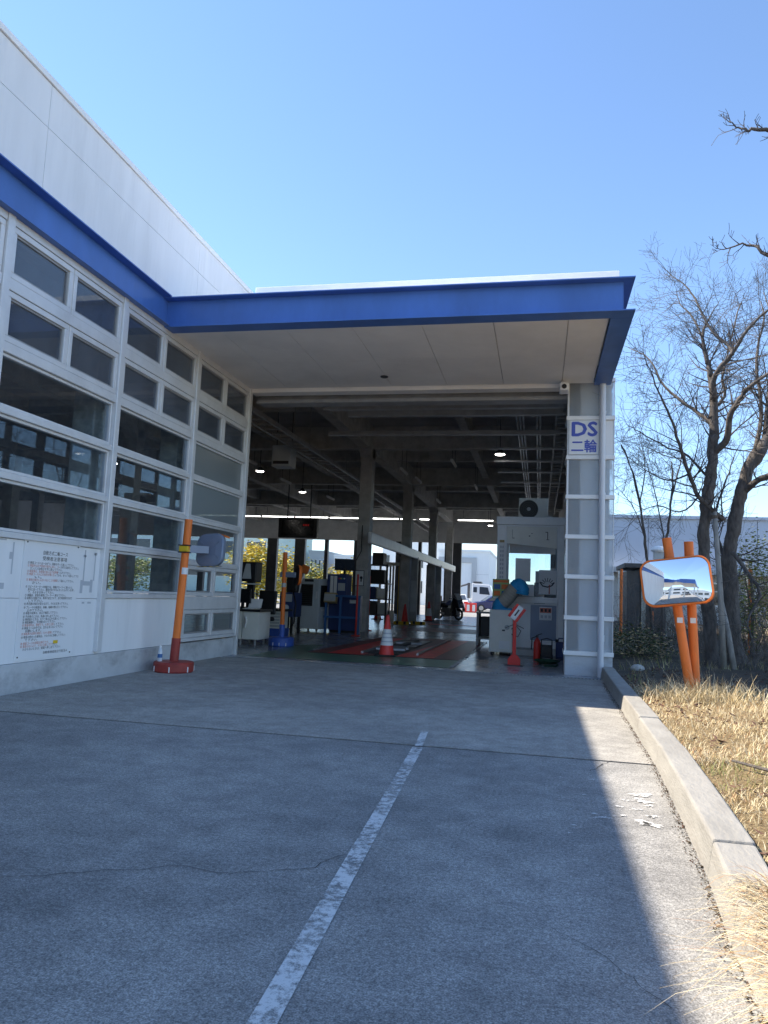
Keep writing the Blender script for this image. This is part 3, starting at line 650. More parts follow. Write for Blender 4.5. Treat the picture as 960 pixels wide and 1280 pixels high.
q = on_z(625, 568, 5.0); pend(q.x, q.y, q.z, 'lit round lamp among the conduit crossbars')
q = on_z(613, 657, 5.0); pend(q.x, q.y, q.z, 'lit round lamp near the far exit of the open lane')
for i, (x, y) in enumerate(((-11.2, 11.2), (-14.5, 16), (-13.2, 21))): pend(x, y, 4.9, 'lit round lamp in the side lanes behind the wing windows')
def tube_light(x, y, label):
    t = thing('tube_light', label, 'light fitting', (x, y, 5.3), 'unlit tube lights')
    bx('body', 'white_metal', t, x-0.035, x+0.035, y-0.6, y+0.6, 5.3, 5.36)
    MB().tube([(x, y-0.58, 5.28), (x, y+0.58, 5.28)], 0.016, 8).build('tube', 'paper', t)
    for d in (-0.4, 0.4): bx('rod', 'dark_steel', t, x-0.006, x+0.006, y+d, y+d+0.012, 5.36, 6.3)
for px in ((312, 577), (357, 602), (413, 623), (505, 590), (523, 601), (567, 580), (548, 627), (595, 610)):
    q = on_z(*px, 5.3); tube_light(q.x, q.y, 'slim unlit white tube light hung lengthwise from the dark ceiling')
for k in range(8):
    x = -19.5+k*2.1 if k < 7 else -3.6
    t = thing('tube_light', 'lit crosswise tube light in the row before the far openings', 'light fitting', (x, 42, 5.5), 'lit tube lights in a row')
    bx('body', 'white_metal', t, x-1.0, x+1.0, 41.96, 42.04, 5.5, 5.58); MB().tube([(x-0.98, 42, 5.475), (x+0.98, 42, 5.475)], 0.025, 8).build('tube', 'tube_glow', t)
    for d in (-0.7, 0.7): bx('rod', 'dark_steel', t, x+d, x+d+0.02, 41.99, 42.01, 5.58, 6.3)
ju = thing('ceiling_unit', 'boxy grey unit hung beside the cable ladder inside the bay', 'unit', (-7.1, 19.6, 4.6))
bx('case', 'cooler_grey', ju, -7.35, -6.8, 19.4, 19.9, 4.55, 5.15, 0.02); bx('grille', 'dark_steel', ju, -7.3, -6.85, 19.385, 19.399, 4.62, 4.7)
for x in (-7.3, -6.86): bx('hanger_rod', 'dark_steel', ju, x, x+0.02, 19.6, 19.62, 5.15, 6.3)
db = thing('display_board', 'dark hanging display board with a few red lit digits', 'display', (-10, 30, 3.4))
bx('case', 'black', db, -10.85, -9.15, 29.9, 30.15, 3.36, 4.2, 0.02); bx('screen', 'screen', db, -10.7, -9.3, 29.885, 29.899, 3.45, 4.1)
for k in range(4): bx('digit', 'led_red', db, -9.75+k*0.07, -9.71+k*0.07, 29.875, 29.884, 3.86, 3.93)
for x in (-10.5, -9.5): bx('hanger_rod', 'dark_steel', db, x-0.02, x+0.02, 30, 30.04, 4.2, 6.3)
# security camera at the head of the bay
sx = thing('security_camera', 'small white security camera under the canopy beside the pillar head', 'camera', (0.33, 12.2, 4.7))
bx('mount', 'white_metal', sx, 0.28, 0.38, 12.2, 12.32, 4.66, 4.714, 0.006)
bx('housing', 'white_metal', sx, 0.26, 0.4, 12.05, 12.32, 4.53, 4.65, 0.015)
MB().lathe([(0.0, 12.03), (0.035, 12.03), (0.04, 12.05)], (0.33, 0, 4.59), 14, 'y').build('lens', 'black', sx)

# ------------------------------------------------------------------ notice on the wing wall
nb = bx('notice_board', 'white_board', None, XW+0.021, XW+0.03, 6.76, 7.715, 0.325, 1.575); tag(nb, 'white notice board of black and red rules screwed to the wing wall', 'notice board')
XT = XW+0.0315
ink, red = MB(), MB()
def ln(b, s, y, z, size=0.032, width=None): text_mb(b, s, size, lambda u, v: (XT, y+u, z+v), 'LEFT', 1.0, 0.0, width)
ln(ink, '自動方式二輪コース', 7.06, 1.425, 0.05, 0.42); ln(ink, '受検者注意事項', 7.06, 1.365, 0.05, 0.42)
ROWS = [('k', '① 検査コースへは一台ずつ、順番を守って進入して下さい。', 0), ('r', '② 検査中は必ず係員の指示に従い、コース内では徐行して下さい。', 0), ('k', '　 エンジンは停止せずに進んで下さい。', 0), ('r', '③ 検査票は、各検査の前に必ず記録機へ入れて下さい。', 0),
        ('m', '④ 検査コース入口の信号が青になってから、ゆっくり進入して下さ', 0), ('k', '　 い。', 0), ('r', '⑤ 車両の後方に人がいないことを確認して進入して下さい。', 0), ('k', '　 さい。', 0), ('k', '⑥ スピードメーターの検査では、前輪がローラーに乗ったら、', 0.012), ('k', '　 表示に従って下さい。速度が四十キロになったらボタンを押し', 0), ('k', '　 て、そのまま待って下さい。', 0),
        ('k', '⑦ 車輪は、前後を確実にローラーへ乗せて下さい。', 0), ('k', '⑧ 前照灯の検査では、車両を直立させて、走行用前照灯を点灯', 0), ('k', '　 して下さい。', 0), ('k', '⑨ 表示器の指示が変わるまで、そのまま待って下さい。', 0), ('k', '⑩ ブレーキの検査は、前輪、後輪の順に行って下さい。', 0.008), ('k', '　 止めて下さい。', 0), ('k', '⑪ 検査の結果は、出口で確認して下さい。', 0), ('k', '⑫ 不合格のときは、係員に申し出て下さい。', 0.006),
        ('k', '⑬ 再検査のときは、もう一度入口から進入して下さい。', 0), ('k', '⑭ 検査機器に、手を触れないで下さい。', 0), ('r', '⑮ 検査場内は、禁煙です。火気に注意して下さい。', 0), ('k', '⑯ 検査コースの中では、立ち止まらないで下さい。', 0), ('k', '　 お願いします。', 0), ('r', '⑰ 検査票の記録を確認してから退場して下さい。', 0), ('k', '⑱ 検査の終わった車両は、すみやかに移動して下さい。', 0.004), ('k', '　 て下さい。', 0),
        ('r', '⑲ 検査コースの速度は徐行です。', 0.006), ('r', '⑳ 事故のないよう、十分に注意して下さい。', 0), ('k', '　 わからないときは、係員へ申し出て下さい。', 0)]
z = 1.318
for kind, s, gap in ROWS:
    z -= gap
    W_ = min(0.80, 0.0283*len(s))
    if kind == 'm':
        ln(red, s[:16], 6.83, z, 0.03, 0.0283*16); ln(ink, s[16:], 6.83+0.0285*16, z, 0.03, 0.0283*(len(s)-16))
    elif kind == 'r': ln(red, s[:18], 6.83, z, 0.03, 0.0283*min(18, len(s))); (ln(ink, s[18:], 6.83+0.0285*18, z, 0.03, 0.0283*(len(s)-18)) if len(s) > 18 else None)
    else: ln(ink, s, 6.83, z, 0.03, W_)
    z -= 0.0296
ln(ink, '自動車検査独立行政法人', 7.2, 0.372, 0.032, 0.42)
ink.build('black_lettering', 'ink', nb); red.build('red_lettering', 'ink_red', nb)
bx('sticker', 'yellow', nb, XT-0.001, XT, 7.36, 7.44, 0.47, 0.505)
for y, z in ((6.8, 1.54), (7.67, 1.54), (6.8, 0.36), (7.67, 0.36)): MB().lathe([(0.008, XT-0.002), (0.008, XT+0.004)], (0, y, z), 10, 'x').build('screw', 'ink', nb)
# faded marks left on the wall boards
xg = XW+0.0215
def gm(y0, y1, z0, z1): MB().add([(xg, y0, z0), (xg, y1, z0), (xg, y1, z1), (xg, y0, z1)], [(0, 1, 2, 3)]).build('faded_mark', 'ghost_ink', B)
for a in ((7.82, 7.845, 1.16, 1.52), (8.03, 8.05, 1.17, 1.5), (7.78, 7.83, 1.02, 1.17), (7.97, 8.02, 1.03, 1.18), (7.83, 7.97, 1.11, 1.16), (7.84, 7.89, 0.9, 0.92), (7.95, 8.02, 0.9, 0.92), (7.8, 7.86, 1.44, 1.46), (8.0, 8.07, 1.47, 1.5),
          (6.6, 6.62, 1.2, 1.52), (6.56, 6.6, 1.35, 1.42), (6.3, 6.52, 1.05, 1.11), (6.3, 6.5, 1.53, 1.545)): gm(*a)
gp = bx('green_patch', 'green_ink', B, xg-0.001, xg+0.001, 6.42, 6.5, 0.74, 0.79)

# ------------------------------------------------------------------ mirrors on posts
def mirror_head(t, c, nrm, roll, w, h, rim, backm, Rc=2.6, hood=None):
    nrm = V(nrm).normalized(); up = V((0, 0, 1)); u = up.cross(nrm).normalized(); v = nrm.cross(u)
    q = Matrix.Rotation(roll, 3, nrm); u, v = q @ u, q @ v; c = V(c)
    pl = lambda a, b, d: tuple(c+u*a+v*b+nrm*d)
    out = rrect(w, h, 0.13, 6); inn = rrect(w-0.05, h-0.05, 0.11, 6); n = len(out)
    b = MB()   # rim: rounded ring
    prof = [(out, -0.02), (out, 0.03), (rrect(w-0.015, h-0.015, 0.125, 6), 0.045), (rrect(w-0.035, h-0.035, 0.118, 6), 0.045), (inn, 0.02)]
    for pr, d in prof: b.v += [pl(x, y, d) for x, y in pr]
    for k in range(len(prof)-1):
        for i in range(n): b.face([k*n+i, k*n+(i+1) % n, (k+1)*n+(i+1) % n, (k+1)*n+i])
    b.build('rim', rim, t, smooth=50)
    b = MB(); N = 22                                   # convex face: rings scaled inwards
    for k in range(N+1):
        s = 1-k/N
        for x, y in inn:
            x, y = x*s, y*s; b.v.append(pl(x, y, 0.022+(math.sqrt(Rc*Rc-x*x-y*y)-math.sqrt(Rc*Rc-(w*w+h*h)/4))))
    for k in range(N-1):
        for i in range(n): b.face([k*n+i, k*n+(i+1) % n, (k+1)*n+(i+1) % n, (k+1)*n+i])
    o = len(b.v); b.v.append(pl(0, 0, 0.022+Rc-math.sqrt(Rc*Rc-(w*w+h*h)/4)))
    for i in range(n): b.face([(N-1)*n+i, (N-1)*n+(i+1) % n, o])
    mo = b.build('mirror_face', 'chrome', t, smooth=True)
    b = MB(); back = [(out, -0.02), (rrect(w*0.92, h*0.9, 0.12, 6), -0.032), (rrect(w*0.5, h*0.5, 0.1, 6), -0.045)]
    for pr, d in back: b.v += [pl(x, y, d) for x, y in pr]
    for k in range(2):
        for i in range(n): b.face([k*n+i, k*n+(i+1) % n, (k+1)*n+(i+1) % n, (k+1)*n+i])
    b.face(list(range(2*n, 3*n)))
    bo = b.build('mirror_back', backm, t)
    M3 = Matrix((u, v, nrm)).transposed()
    for a in (35, 145, 215, 325):
        d = V((math.cos(R(a))*w*0.3, math.sin(R(a))*h*0.3)); rib = M3 @ Matrix.Rotation(R(a), 3, 'Z')
        MB().obox(pl(d.x, d.y, -0.038), (w*0.26, 0.02, 0.02), rib).build('rib', backm, bo)
    return pl, M3
# roadside mirror: two orange posts, one leaning across the other
rm = thing('roadside_mirror', 'orange rimmed convex mirror on two leaning orange posts in dry grass', 'mirror', (1.7, 9.05, 0.15))
P0, P1 = V((1.70, 9.08, 0.02)), V((1.43, 9.14, 1.93))
MB().tube([P0, P1], 0.052, 18).build('post', 'orange', rm, smooth=50)
Q0, Q1 = V((1.76, 9.2, 0.02)), V((1.685, 9.22, 1.9))
MB().tube([Q0, Q1], 0.052, 18).build('post', 'orange', rm, smooth=50)
for a, c in ((P0, P1), (Q0, Q1)):
    d = (c-a).normalized(); MB().tube([a-d*0.05, a+d*0.16], 0.0545, 18).build('rust_sleeve', 'galvanised', rm, smooth=50)
    k = a+d*1.0; bx('sticker', 'paper', rm, k.x-0.03, k.x+0.03, k.y-0.0535, k.y-0.045, 0.965, 1.025)
pl, M3 = mirror_head(rm, (1.505, 8.95, 1.425), (-0.235, -0.97, 0.085), R(7.5), 0.755, 0.54, 'orange', 'orange', 2.3)
for z in (1.28, 1.56):
    MB().obox((1.52+0.02*(1.42-z), 9.03, z), (0.3, 0.09, 0.045), Matrix.Identity(3)).build('bracket', 'galvanised', rm)
# free-standing mirror in front of the wing
ms = thing('mirror_stand', 'orange post with back-turned mirror on a round red base, beside the wing wall', 'mirror', (-4.8, 9.45, 0))
MB().lathe([(0.25, 0.003), (0.265, 0.02), (0.265, 0.12), (0.25, 0.14), (0.06, 0.15)], (-4.8, 9.45, 0), 28).build('base', 'red_paint', ms, smooth=35)
for a in (-75, -20, 35, -130): 
    x, y = -4.8+0.268*math.cos(R(a)), 9.45+0.268*math.sin(R(a)); MB().tube([(x, y, 0.015), (x, y, 0.085)], 0.008, 6).build('reflector', 'paper', ms)
MB().tube([(-4.8, 9.45, 0.14), (-4.725, 9.45, 2.06)], 0.052, 18).build('post', 'orange', ms, smooth=50)
MB().tube([(-4.8, 9.45, 0.14), (-4.788, 9.45, 0.45)], 0.06, 18).build('sleeve', 'red_paint', ms, smooth=50)
MB().tube([(-4.745, 9.45, 1.31), (-4.741, 9.45, 1.4)], 0.0535, 18).build('band', 'paper', ms, smooth=50)
pl, M3 = mirror_head(ms, (-4.5, 9.72, 1.665), (0.18, 0.98, -0.12), R(-3), 0.44, 0.46, 'back_grey', 'back_grey', hood=1)
MB().obox((-4.62, 9.56, 1.66), (0.3, 0.05, 0.1), Matrix.Rotation(R(38), 3, 'Z')).build('bracket', 'back_grey', ms)
bx('clamp', 'yellow', ms, -4.815, -4.69, 9.39, 9.5, 1.615, 1.695, 0.01); bx('clamp_band', 'black', ms, -4.825, -4.68, 9.385, 9.505, 1.6, 1.614); bx('clamp_band', 'black', ms, -4.825, -4.68, 9.385, 9.505, 1.696, 1.71)
b = MB(); N = 8
hp = [pl(0.22*math.cos(a)*0.95, 0.18+0.06*math.sin(a), 0.02) for a in [math.pi*k/N for k in range(N+1)]]; hq = [pl(0.22*math.cos(a)*0.95+0.04, 0.2+0.06*math.sin(a), 0.2) for a in [math.pi*k/N for k in range(N+1)]]
b.add(hp+hq, [(i, i+1, N+2+i, N+1+i) for i in range(N)]); o = b.build('hood', 'orange', ms)
sm = o.modifiers.new('s', 'SOLIDIFY'); sm.thickness = 0.006
for k in range(8):
    a = -0.2+k*0.05; MB().add([pl(a, -0.232, 0.035), pl(a+0.05, -0.232, 0.035), pl(a+0.05, -0.232, -0.022), pl(a, -0.232, -0.022)], [(0, 1, 2, 3)]).build('edge_stripe', 'yellow' if k % 2 else 'black', ms)
wb = thing('water_bottle', 'small clear plastic bottle standing on the red mirror base', 'bottle', (-4.93, 9.33, 0.14))
MB().lathe([(0.028, 0.138), (0.032, 0.15), (0.032, 0.26), (0.026, 0.29), (0.014, 0.315), (0.013, 0.325)], (-4.94, 9.32, 0), 16).build('body', 'bottle_clear', wb, smooth=40)
MB().lathe([(0.016, 0.325), (0.016, 0.35)], (-4.94, 9.32, 0), 12).build('cap', 'paper', wb); MB().lathe([(0.0325, 0.19), (0.0325, 0.24)], (-4.94, 9.32, 0), 16).build('sleeve_label', 'mid_blue', wb, smooth=40)

# ------------------------------------------------------------------ things inside the bay
def cone(x, y, label, h=0.76, banded=True, tilt=0):
    t = thing('traffic_cone', label, 'traffic cone', (x, y, 0)); s = h/0.76
    bx('base', 'rubber', t, x-0.2*s, x+0.2*s, y-0.2*s, y+0.2*s, 0.002, 0.03*s, 0.01)
    r = lambda z: (0.145-0.115*(z-0.03)/0.73)*s
    MB().lathe([(r(.03), 0.028*s), (r(.74), 0.74*s), (r(.76)*0.8, 0.76*s)], (x, y, 0), 20).build('cone_body', 'cone_red', t, smooth=40)
    if banded: MB().lathe([(r(.2)+0.004, 0.2*s), (r(.5)+0.004, 0.5*s)], (x, y, 0), 20).build('white_sleeve', 'paper', t, smooth=40)
    return t
ct = cone(-2.8, 14.0, 'red and white traffic cone standing in the red painted lane')
for k in range(3): MB().lathe([(0.145-0.115*(z0-0.03)/0.73+0.006, z0) for z0 in (0.26+k*0.075, 0.285+k*0.075)], (-2.8, 14.0, 0), 20).build('printed_line', 'ghost_ink', ct)
cone(-5.2, 29.4, 'plain red traffic cone before the steel partition board', 0.8, False)
cone(-5.0, 34.6, 'red traffic cone with white bands beyond the partition board', 0.9)
cone(-7.2, 33.6, 'red traffic cone with a white sleeve beside the pale gate frame', 0.9)
cone(-7.9, 33.2, 'dark red traffic cone next to the machine rack', 0.9, False)
# blue based post with mirror
bp_ = thing('mirror_stand', 'orange post on a blue round base with a mirror turned away, inside the bay', 'mirror', (-5.22, 14.95, 0))
MB().lathe([(0.25, 0.003), (0.262, 0.02), (0.262, 0.16), (0.24, 0.185), (0.06, 0.19)], (-5.22, 14.95, 0), 28).build('base', 'drum_blue', bp_, smooth=35)
MB().tube([(-5.22, 14.95, 0.18), (-5.22, 14.95, 0.44)], 0.058, 16).build('sleeve', 'drum_blue', bp_, smooth=50)
MB().tube([(-5.22, 14.95, 0.4), (-5.235, 14.95, 1.94)], 0.046, 16).build('post', 'orange', bp_, smooth=50)
MB().tube([(-5.23, 14.95, 1.21), (-5.23, 14.95, 1.3)], 0.048, 16).build('band', 'light_grey', bp_, smooth=50)
bx('bracket', 'back_grey', bp_, -5.32, -4.98, 14.92, 14.99, 1.42, 1.53, 0.01)
mirror_head(bp_, (-4.99, 15.08, 1.48), (0.8, 0.6, 0), R(4), 0.36, 0.42, 'orange', 'black')
for a in (-80, -110, -50): 
    x, y = -5.22+0.266*math.cos(R(a)), 14.95+0.266*math.sin(R(a)); MB().tube([(x, y, 0.02), (x, y, 0.08)], 0.008, 6).build('reflector', 'paper', bp_)
# cabinet desk behind the wing corner
dk = thing('cabinet_desk', 'grey steel cabinet desk with dark top just inside the bay corner', 'desk', (-5.95, 15.0, 0))
for x0, x1 in ((-6.6, -5.98), (-5.96, -5.62)): bx('door', 'beige', dk, x0, x1, 14.62, 14.66, 0.12, 0.68, 0.006)
bx('body', 'beige', dk, -6.6, -5.62, 14.67, 15.3, 0.12, 0.68); bx('top', 'black', dk, -6.65, -5.58, 14.58, 15.35, 0.685, 0.73, 0.006)
for x in (-6.5, -6.02, -5.7):
    for y in (14.7, 15.2): MB().tube([(x, y, 0), (x, y, 0.12)], 0.025, 8).build('foot', 'grey_steel', dk)
MB().tube([(-5.9, 14.6, 0.58), (-5.87, 14.59, 0.5), (-5.9, 14.6, 0.36)], 0.02, 8).build('handle', 'paper', dk)
def monitor(name, label, x, y, z, w, h, tilt=0.0, stand=True, ang=0):
    t = thing(name, label, 'monitor', (x, y, z)); M = Matrix.Rotation(R(ang), 3, 'Z') @ Matrix.Rotation(tilt, 3, 'X'); zz = z+(0.12 if stand else 0)+h/2
    MB().obox((x, y, zz), (w, 0.06, h), M).build('case', 'black', t, 0.008)
    MB().obox(V((x, y, zz))+M @ V((0, -0.032, 0)), (w-0.05, 0.004, h-0.05), M).build('screen', 'screen', t)
    if stand:
        bx('stand', 'black', t, x-0.03, x+0.03, y-0.02, y+0.03, z, z+0.2); bx('foot', 'black', t, x-0.12, x+0.12, y-0.1, y+0.1, z, z+0.02, 0.004)
    return t
monitor('monitor', 'tall dark monitor standing on the grey cabinet desk', -6.12, 14.95, 0.73, 0.36, 0.3)
mr = thing('receipt_printer', 'dark recorder box stacked on a pillar above the cabinet desk', 'recorder', (-6.05, 15.15, 0.73))
bx('pillar', 'black', mr, -6.15, -6.0, 15.2, 15.3, 0.73, 1.3); bx('case', 'black', mr, -6.3, -5.9, 15.05, 15.4, 1.3, 1.72, 0.02)
MB().prism([(-6.2, 1.36), (-6.0, 1.36), (-6.04, 1.68), (-6.13, 1.68)], lambda u, z: (u, 15.03, z), lambda u, z: (u, 15.049, z)).build('face_plate', 'light_grey', mr)
bx('paper_tray', 'light_grey', mr, -6.25, -5.85, 14.98, 15.2, 1.24, 1.27)
pp = thing('paper_stack', 'loose white papers lying on the cabinet desk', 'papers', (-5.85, 14.8, 0.73))
for k in range(3): MB().obox((-5.87+0.03*k, 14.82, 0.737+0.012*k), (0.24, 0.3, 0.01), Matrix.Rotation(R(12*k-8), 3, 'Z')).build('sheet', 'paper', pp)
MB().obox((-5.85, 15.0, 0.85), (0.28, 0.02, 0.2), Matrix.Rotation(R(-25), 3, 'X')).build('clipboard', 'paper', pp)
ch = thing('office_chair', 'black office chair pulled up behind the cabinet desk', 'chair', (-6.2, 16.4, 0))
MB().lathe([(0.26, 0.44), (0.27, 0.48), (0.24, 0.53)], (-6.2, 16.4, 0), 18).build('seat', 'black', ch, smooth=40)
MB().obox((-6.2, 16.65, 0.85), (0.44, 0.07, 0.55), Matrix.Rotation(R(-8), 3, 'X')).build('backrest', 'black', ch, 0.03)
MB().tube([(-6.2, 16.4, 0.1), (-6.2, 16.4, 0.45)], 0.03, 10).build('column', 'grey_steel', ch); bx('back_bar', 'black', ch, -6.23, -6.17, 16.6, 16.65, 0.47, 0.65)
for k in range(5):
    a = R(72*k+20); MB().tube([(-6.2, 16.4, 0.1), (-6.2+0.28*math.cos(a), 16.4+0.28*math.sin(a), 0.07)], 0.022, 6).build('leg', 'black', ch)
    MB().lathe([(0.035, -0.012), (0.035, 0.012)], (-6.2+0.28*math.cos(a), 16.4+0.28*math.sin(a), 0.036), 10, 'x').build('castor', 'black', ch)
# dark test machine with an orange handset
tm = thing('test_machine', 'dark test machine with an orange handset on a white arm behind the blue based post', 'machine', (-6.4, 19.3, 0))
bx('body', 'navy', tm, -6.75, -6.35, 19.0, 19.7, 0.45, 1.1, 0.02); bx('head', 'black', tm, -6.6, -6.3, 19.05, 19.5, 1.1, 1.55, 0.03)
for x in (-6.7, -6.4):
    for y in (19.05, 19.65): bx('leg', 'black', tm, x-0.03, x+0.03, y-0.03, y+0.03, 0, 0.45)
MB().tube([(-6.25, 19.1, 1.1), (-6.2, 19.05, 1.35), (-6.12, 19.02, 1.6)], 0.02, 8).build('arm', 'paper', tm)
MB().obox((-6.08, 19.0, 1.72), (0.2, 0.1, 0.22), Matrix.Rotation(R(20), 3, 'Y')).build('handset', 'orange', tm, 0.02)
bx('panel', 'light_grey', tm, -6.7, -6.4, 18.985, 18.999, 0.85, 1.05)
MB().lathe([(0.001, 18.97), (0.07, 18.975), (0.075, 18.999)], (-6.55, 0, 0.7), 16, 'y').build('dial', 'paper', tm); MB().tube([(-6.4, 19.0, 1.2), (-6.25, 18.9, 0.8), (-6.3, 18.95, 0.3), (-6.5, 19.0, 0.05)], 0.02, 6).build('hose', 'black', tm, smooth=True)
# low bench with blue base, seen behind the post
lb = thing('roller_bench', 'low grey slatted bench unit on a blue base behind the cabinet desk', 'bench', (-6.6, 18, 0))
bx('base', 'drum_blue', lb, -7.6, -6.2, 17.7, 18.3, 0.0, 0.2, 0.01); bx('body', 'beige', lb, -7.55, -6.25, 17.75, 18.3, 0.205, 0.62)
for k in range(5): bx('slat', 'light_grey', lb, -6.75, -6.27, 17.735, 17.749, 0.24+k*0.075, 0.29+k*0.075)
bx('top', 'black', lb, -7.65, -6.15, 17.68, 18.35, 0.625, 0.68)
# evaporative cooler
ec = thing('spot_cooler', 'tall grey portable cooler with a louvred front beside the blue cabinet', 'cooler', (-6.46, 21.0, 0))
Mz = Matrix.Rotation(R(-16), 3, 'Z'); cc = V((-6.46, 21.15, 0))
bodyo = MB().obox(cc+V((0, 0, 0.8)), (0.74, 0.62, 1.44), Mz).build('body', 'cooler_grey', ec, 0.03)
frame_mb(MB(), -0.3, 0.2, 0.7, 1.38, 0.03, lambda u, z, d: tuple(cc+Mz @ V((u, -0.312-0.02*d, z)))).build('grille_frame', 'cooler_grey', bodyo)
bx_ = MB().obox(cc+Mz @ V((-0.05, -0.312, 1.04)), (0.46, 0.008, 0.64), Mz).build('grille_recess', 'black', bodyo)
for k in range(11): MB().obox(cc+Mz @ V((-0.05, -0.322, 0.76+k*0.056)), (0.44, 0.012, 0.026), Mz @ Matrix.Rotation(R(30), 3, 'X')).build('louvre', 'dark_steel', bodyo)
MB().obox(cc+Mz @ V((0.373, -0.02, 1.02)), (0.008, 0.4, 0.62), Mz).build('side_inlet', 'black', bodyo); MB().obox(cc+Mz @ V((0.374, -0.02, 0.62)), (0.01, 0.3, 0.06), Mz).build('water_gauge', 'paper', bodyo)
for sx_ in (-0.3, 0.3):
    for sy in (-0.24, 0.24):
        p = cc+Mz @ V((sx_, sy, 0)); MB().lathe([(0.045, -0.018), (0.045, 0.018)], (p.x, p.y, 0.045), 12, 'x').build('castor', 'black', ec); bx('castor_fork', 'black', ec, p.x-0.03, p.x+0.03, p.y-0.02, p.y+0.02, 0.05, 0.085)
MB().obox(cc+Mz @ V((0.02, -0.315, 1.46)), (0.3, 0.01, 0.07), Mz).build('control_strip', 'dark_steel', bodyo); MB().obox(cc+Mz @ V((0.29, -0.315, 1.05)), (0.05, 0.008, 0.2), Mz).build('rating_label', 'paper', bodyo)
# blue control cabinet, rail, binder, tilted monitor
bc = thing('control_cabinet', 'navy blue control cabinet with white label strips and a tray of papers', 'cabinet', (-5.7, 21.1, 0))
bx('upper_case', 'navy', bc, -6.02, -5.45, 20.95, 21.6, 1.08, 1.67, 0.01); bx('lower_case', 'navy', bc, -6.02, -5.12, 21.25, 21.7, 0.06, 1.079, 0.01); bx('plinth', 'black', bc, -6.0, -5.14, 21.3, 21.65, 0, 0.06)
for x in (-5.88, -5.77): bx('label_strip', 'paper', bc, x-0.045, x+0.045, 20.94, 20.949, 1.12, 1.62)
MB().obox((-5.86, 20.85, 0.98), (0.36, 0.2, 0.28), Matrix.Rotation(R(-14), 3, 'X')).build('paper_tray', 'cardboard', bc, 0.01)
MB().obox((-5.86, 20.735, 1.0), (0.33, 0.01, 0.2), Matrix.Rotation(R(-14), 3, 'X')).build('papers', 'light_grey', bc)
for k in range(4): MB().lathe([(0.018, 20.93), (0.022, 20.949)], (-5.66+k*0.05, 0, 1.55), 10, 'y').build('push_button', ('sign_red', 'yellow', 'green_ink', 'paper')[k], bc)
bx('gauge_panel', 'light_grey', bc, -5.69, -5.48, 20.942, 20.949, 1.2, 1.42); bx('nameplate', 'paper', bc, -5.4, -5.2, 21.24, 21.249, 0.85, 0.95)
MB().tube([(-5.5, 21.3, 1.67), (-5.35, 21.2, 1.9), (-5.2, 21.6, 2.4), (-5.3, 22.0, 3.2)], 0.015, 6).build('cable', 'black', bc, smooth=True)
gr = thing('guard_rail', 'blue tubular guard rail standing before the control cabinet', 'guard rail', (-5.4, 20.8, 0))
for x in (-5.98, -5.55, -5.0): bx('post', 'mid_blue', gr, x-0.03, x+0.03, 20.78, 20.84, 0, 1.08)
for z in (0.45, 1.05): bx('bar', 'mid_blue', gr, -6.02, -4.95, 20.75, 20.779, z-0.03, z+0.03)
monitor('monitor', 'dark tilted monitor on top of the navy control cabinet', -5.58, 21.2, 1.67, 0.6, 0.34, R(12), True, 12)
# red signal poles
for x, y, h, lb_ in ((-4.84, 19.85, 1.66, 'thin red marker pole on a flat foot before the concrete column'), (-5.22, 23.0, 1.7, 'thin red marker pole behind the concrete column')):
    t = thing('marker_pole', lb_, 'pole', (x, y, 0)); MB().tube([(x, y, 0.02), (x, y, h)], 0.026, 10).build('pole', 'sign_red', t, smooth=50); MB().lathe([(0.12, 0.001), (0.12, 0.02), (0.03, 0.03)], (x, y, 0), 16).build('foot', 'sign_red', t)
po = bx('poster', 'paper', None, -5.47, -5.2, 22.06, 22.075, 1.38, 1.83); tag(po, 'framed white poster with a dark mark on the concrete column', 'poster')
frame_mb(MB(), -5.48, -5.19, 1.37, 1.84, 0.018, lambda u, z, d: (u, 22.06-0.01*d, z)).build('frame', 'black', po)
MB().lathe([(0.001, 22.052), (0.045, 22.054), (0.045, 22.059)], (-5.28, 0, 1.62), 12, 'y').build('printed_mark', 'ink', po); bx('printed_mark', 'ink', po, -5.3, -5.26, 22.055, 22.059, 1.5, 1.6)
# rack of machines behind the column and pale gate frame
rk = thing('machine_rack', 'dark rack stacked with grey test units behind the concrete column', 'rack', (-5.7, 26, 0))
for x in (-6.0, -5.25):
    for y in (25.8, 26.4): bx('upright', 'black', rk, x-0.03, x+0.03, y-0.03, y+0.03, 0, 2.2)
for z in (0.4, 0.95, 1.5, 2.15): bx('shelf', 'dark_steel', rk, -6.05, -5.2, 25.75, 26.45, z, z+0.04)
for x0, x1, z0, z1, mm in ((-5.95, -5.6, 0.44, 0.9, 'dark_steel'), (-5.55, -5.28, 0.44, 0.85, 'light_grey'), (-5.98, -5.65, 0.99, 1.4, 'navy'), (-5.6, -5.3, 0.99, 1.35, 'beige'), (-5.9, -5.35, 1.54, 2.0, 'black'), (-5.8, -5.4, 2.19, 2.6, 'dark_steel')):
    bx('test_unit', mm, rk, x0, x1, 25.8, 26.35, z0, z1, 0.015)
bx('notice_sheet', 'paper', rk, -5.55, -5.33, 25.78, 25.79, 1.05, 1.3)
gf = thing('gate_frame', 'pale yellow and white upright gate frame with striped bars', 'gate frame', (-6.05, 30.5, 0))
for i, x in enumerate((-6.5, -6.22, -5.95, -5.68)): bx('bar', ['beige', 'yellow', 'paper', 'yellow'][i], gf, x-0.04, x+0.04, 30.5, 30.58, 0.0, 2.35)
bx('head', 'beige', gf, -6.56, -5.62, 30.47, 30.61, 2.351, 2.48, 0.02); bx('foot_box', 'paper', gf, -6.15, -5.85, 30.35, 30.49, 0.0, 0.5)

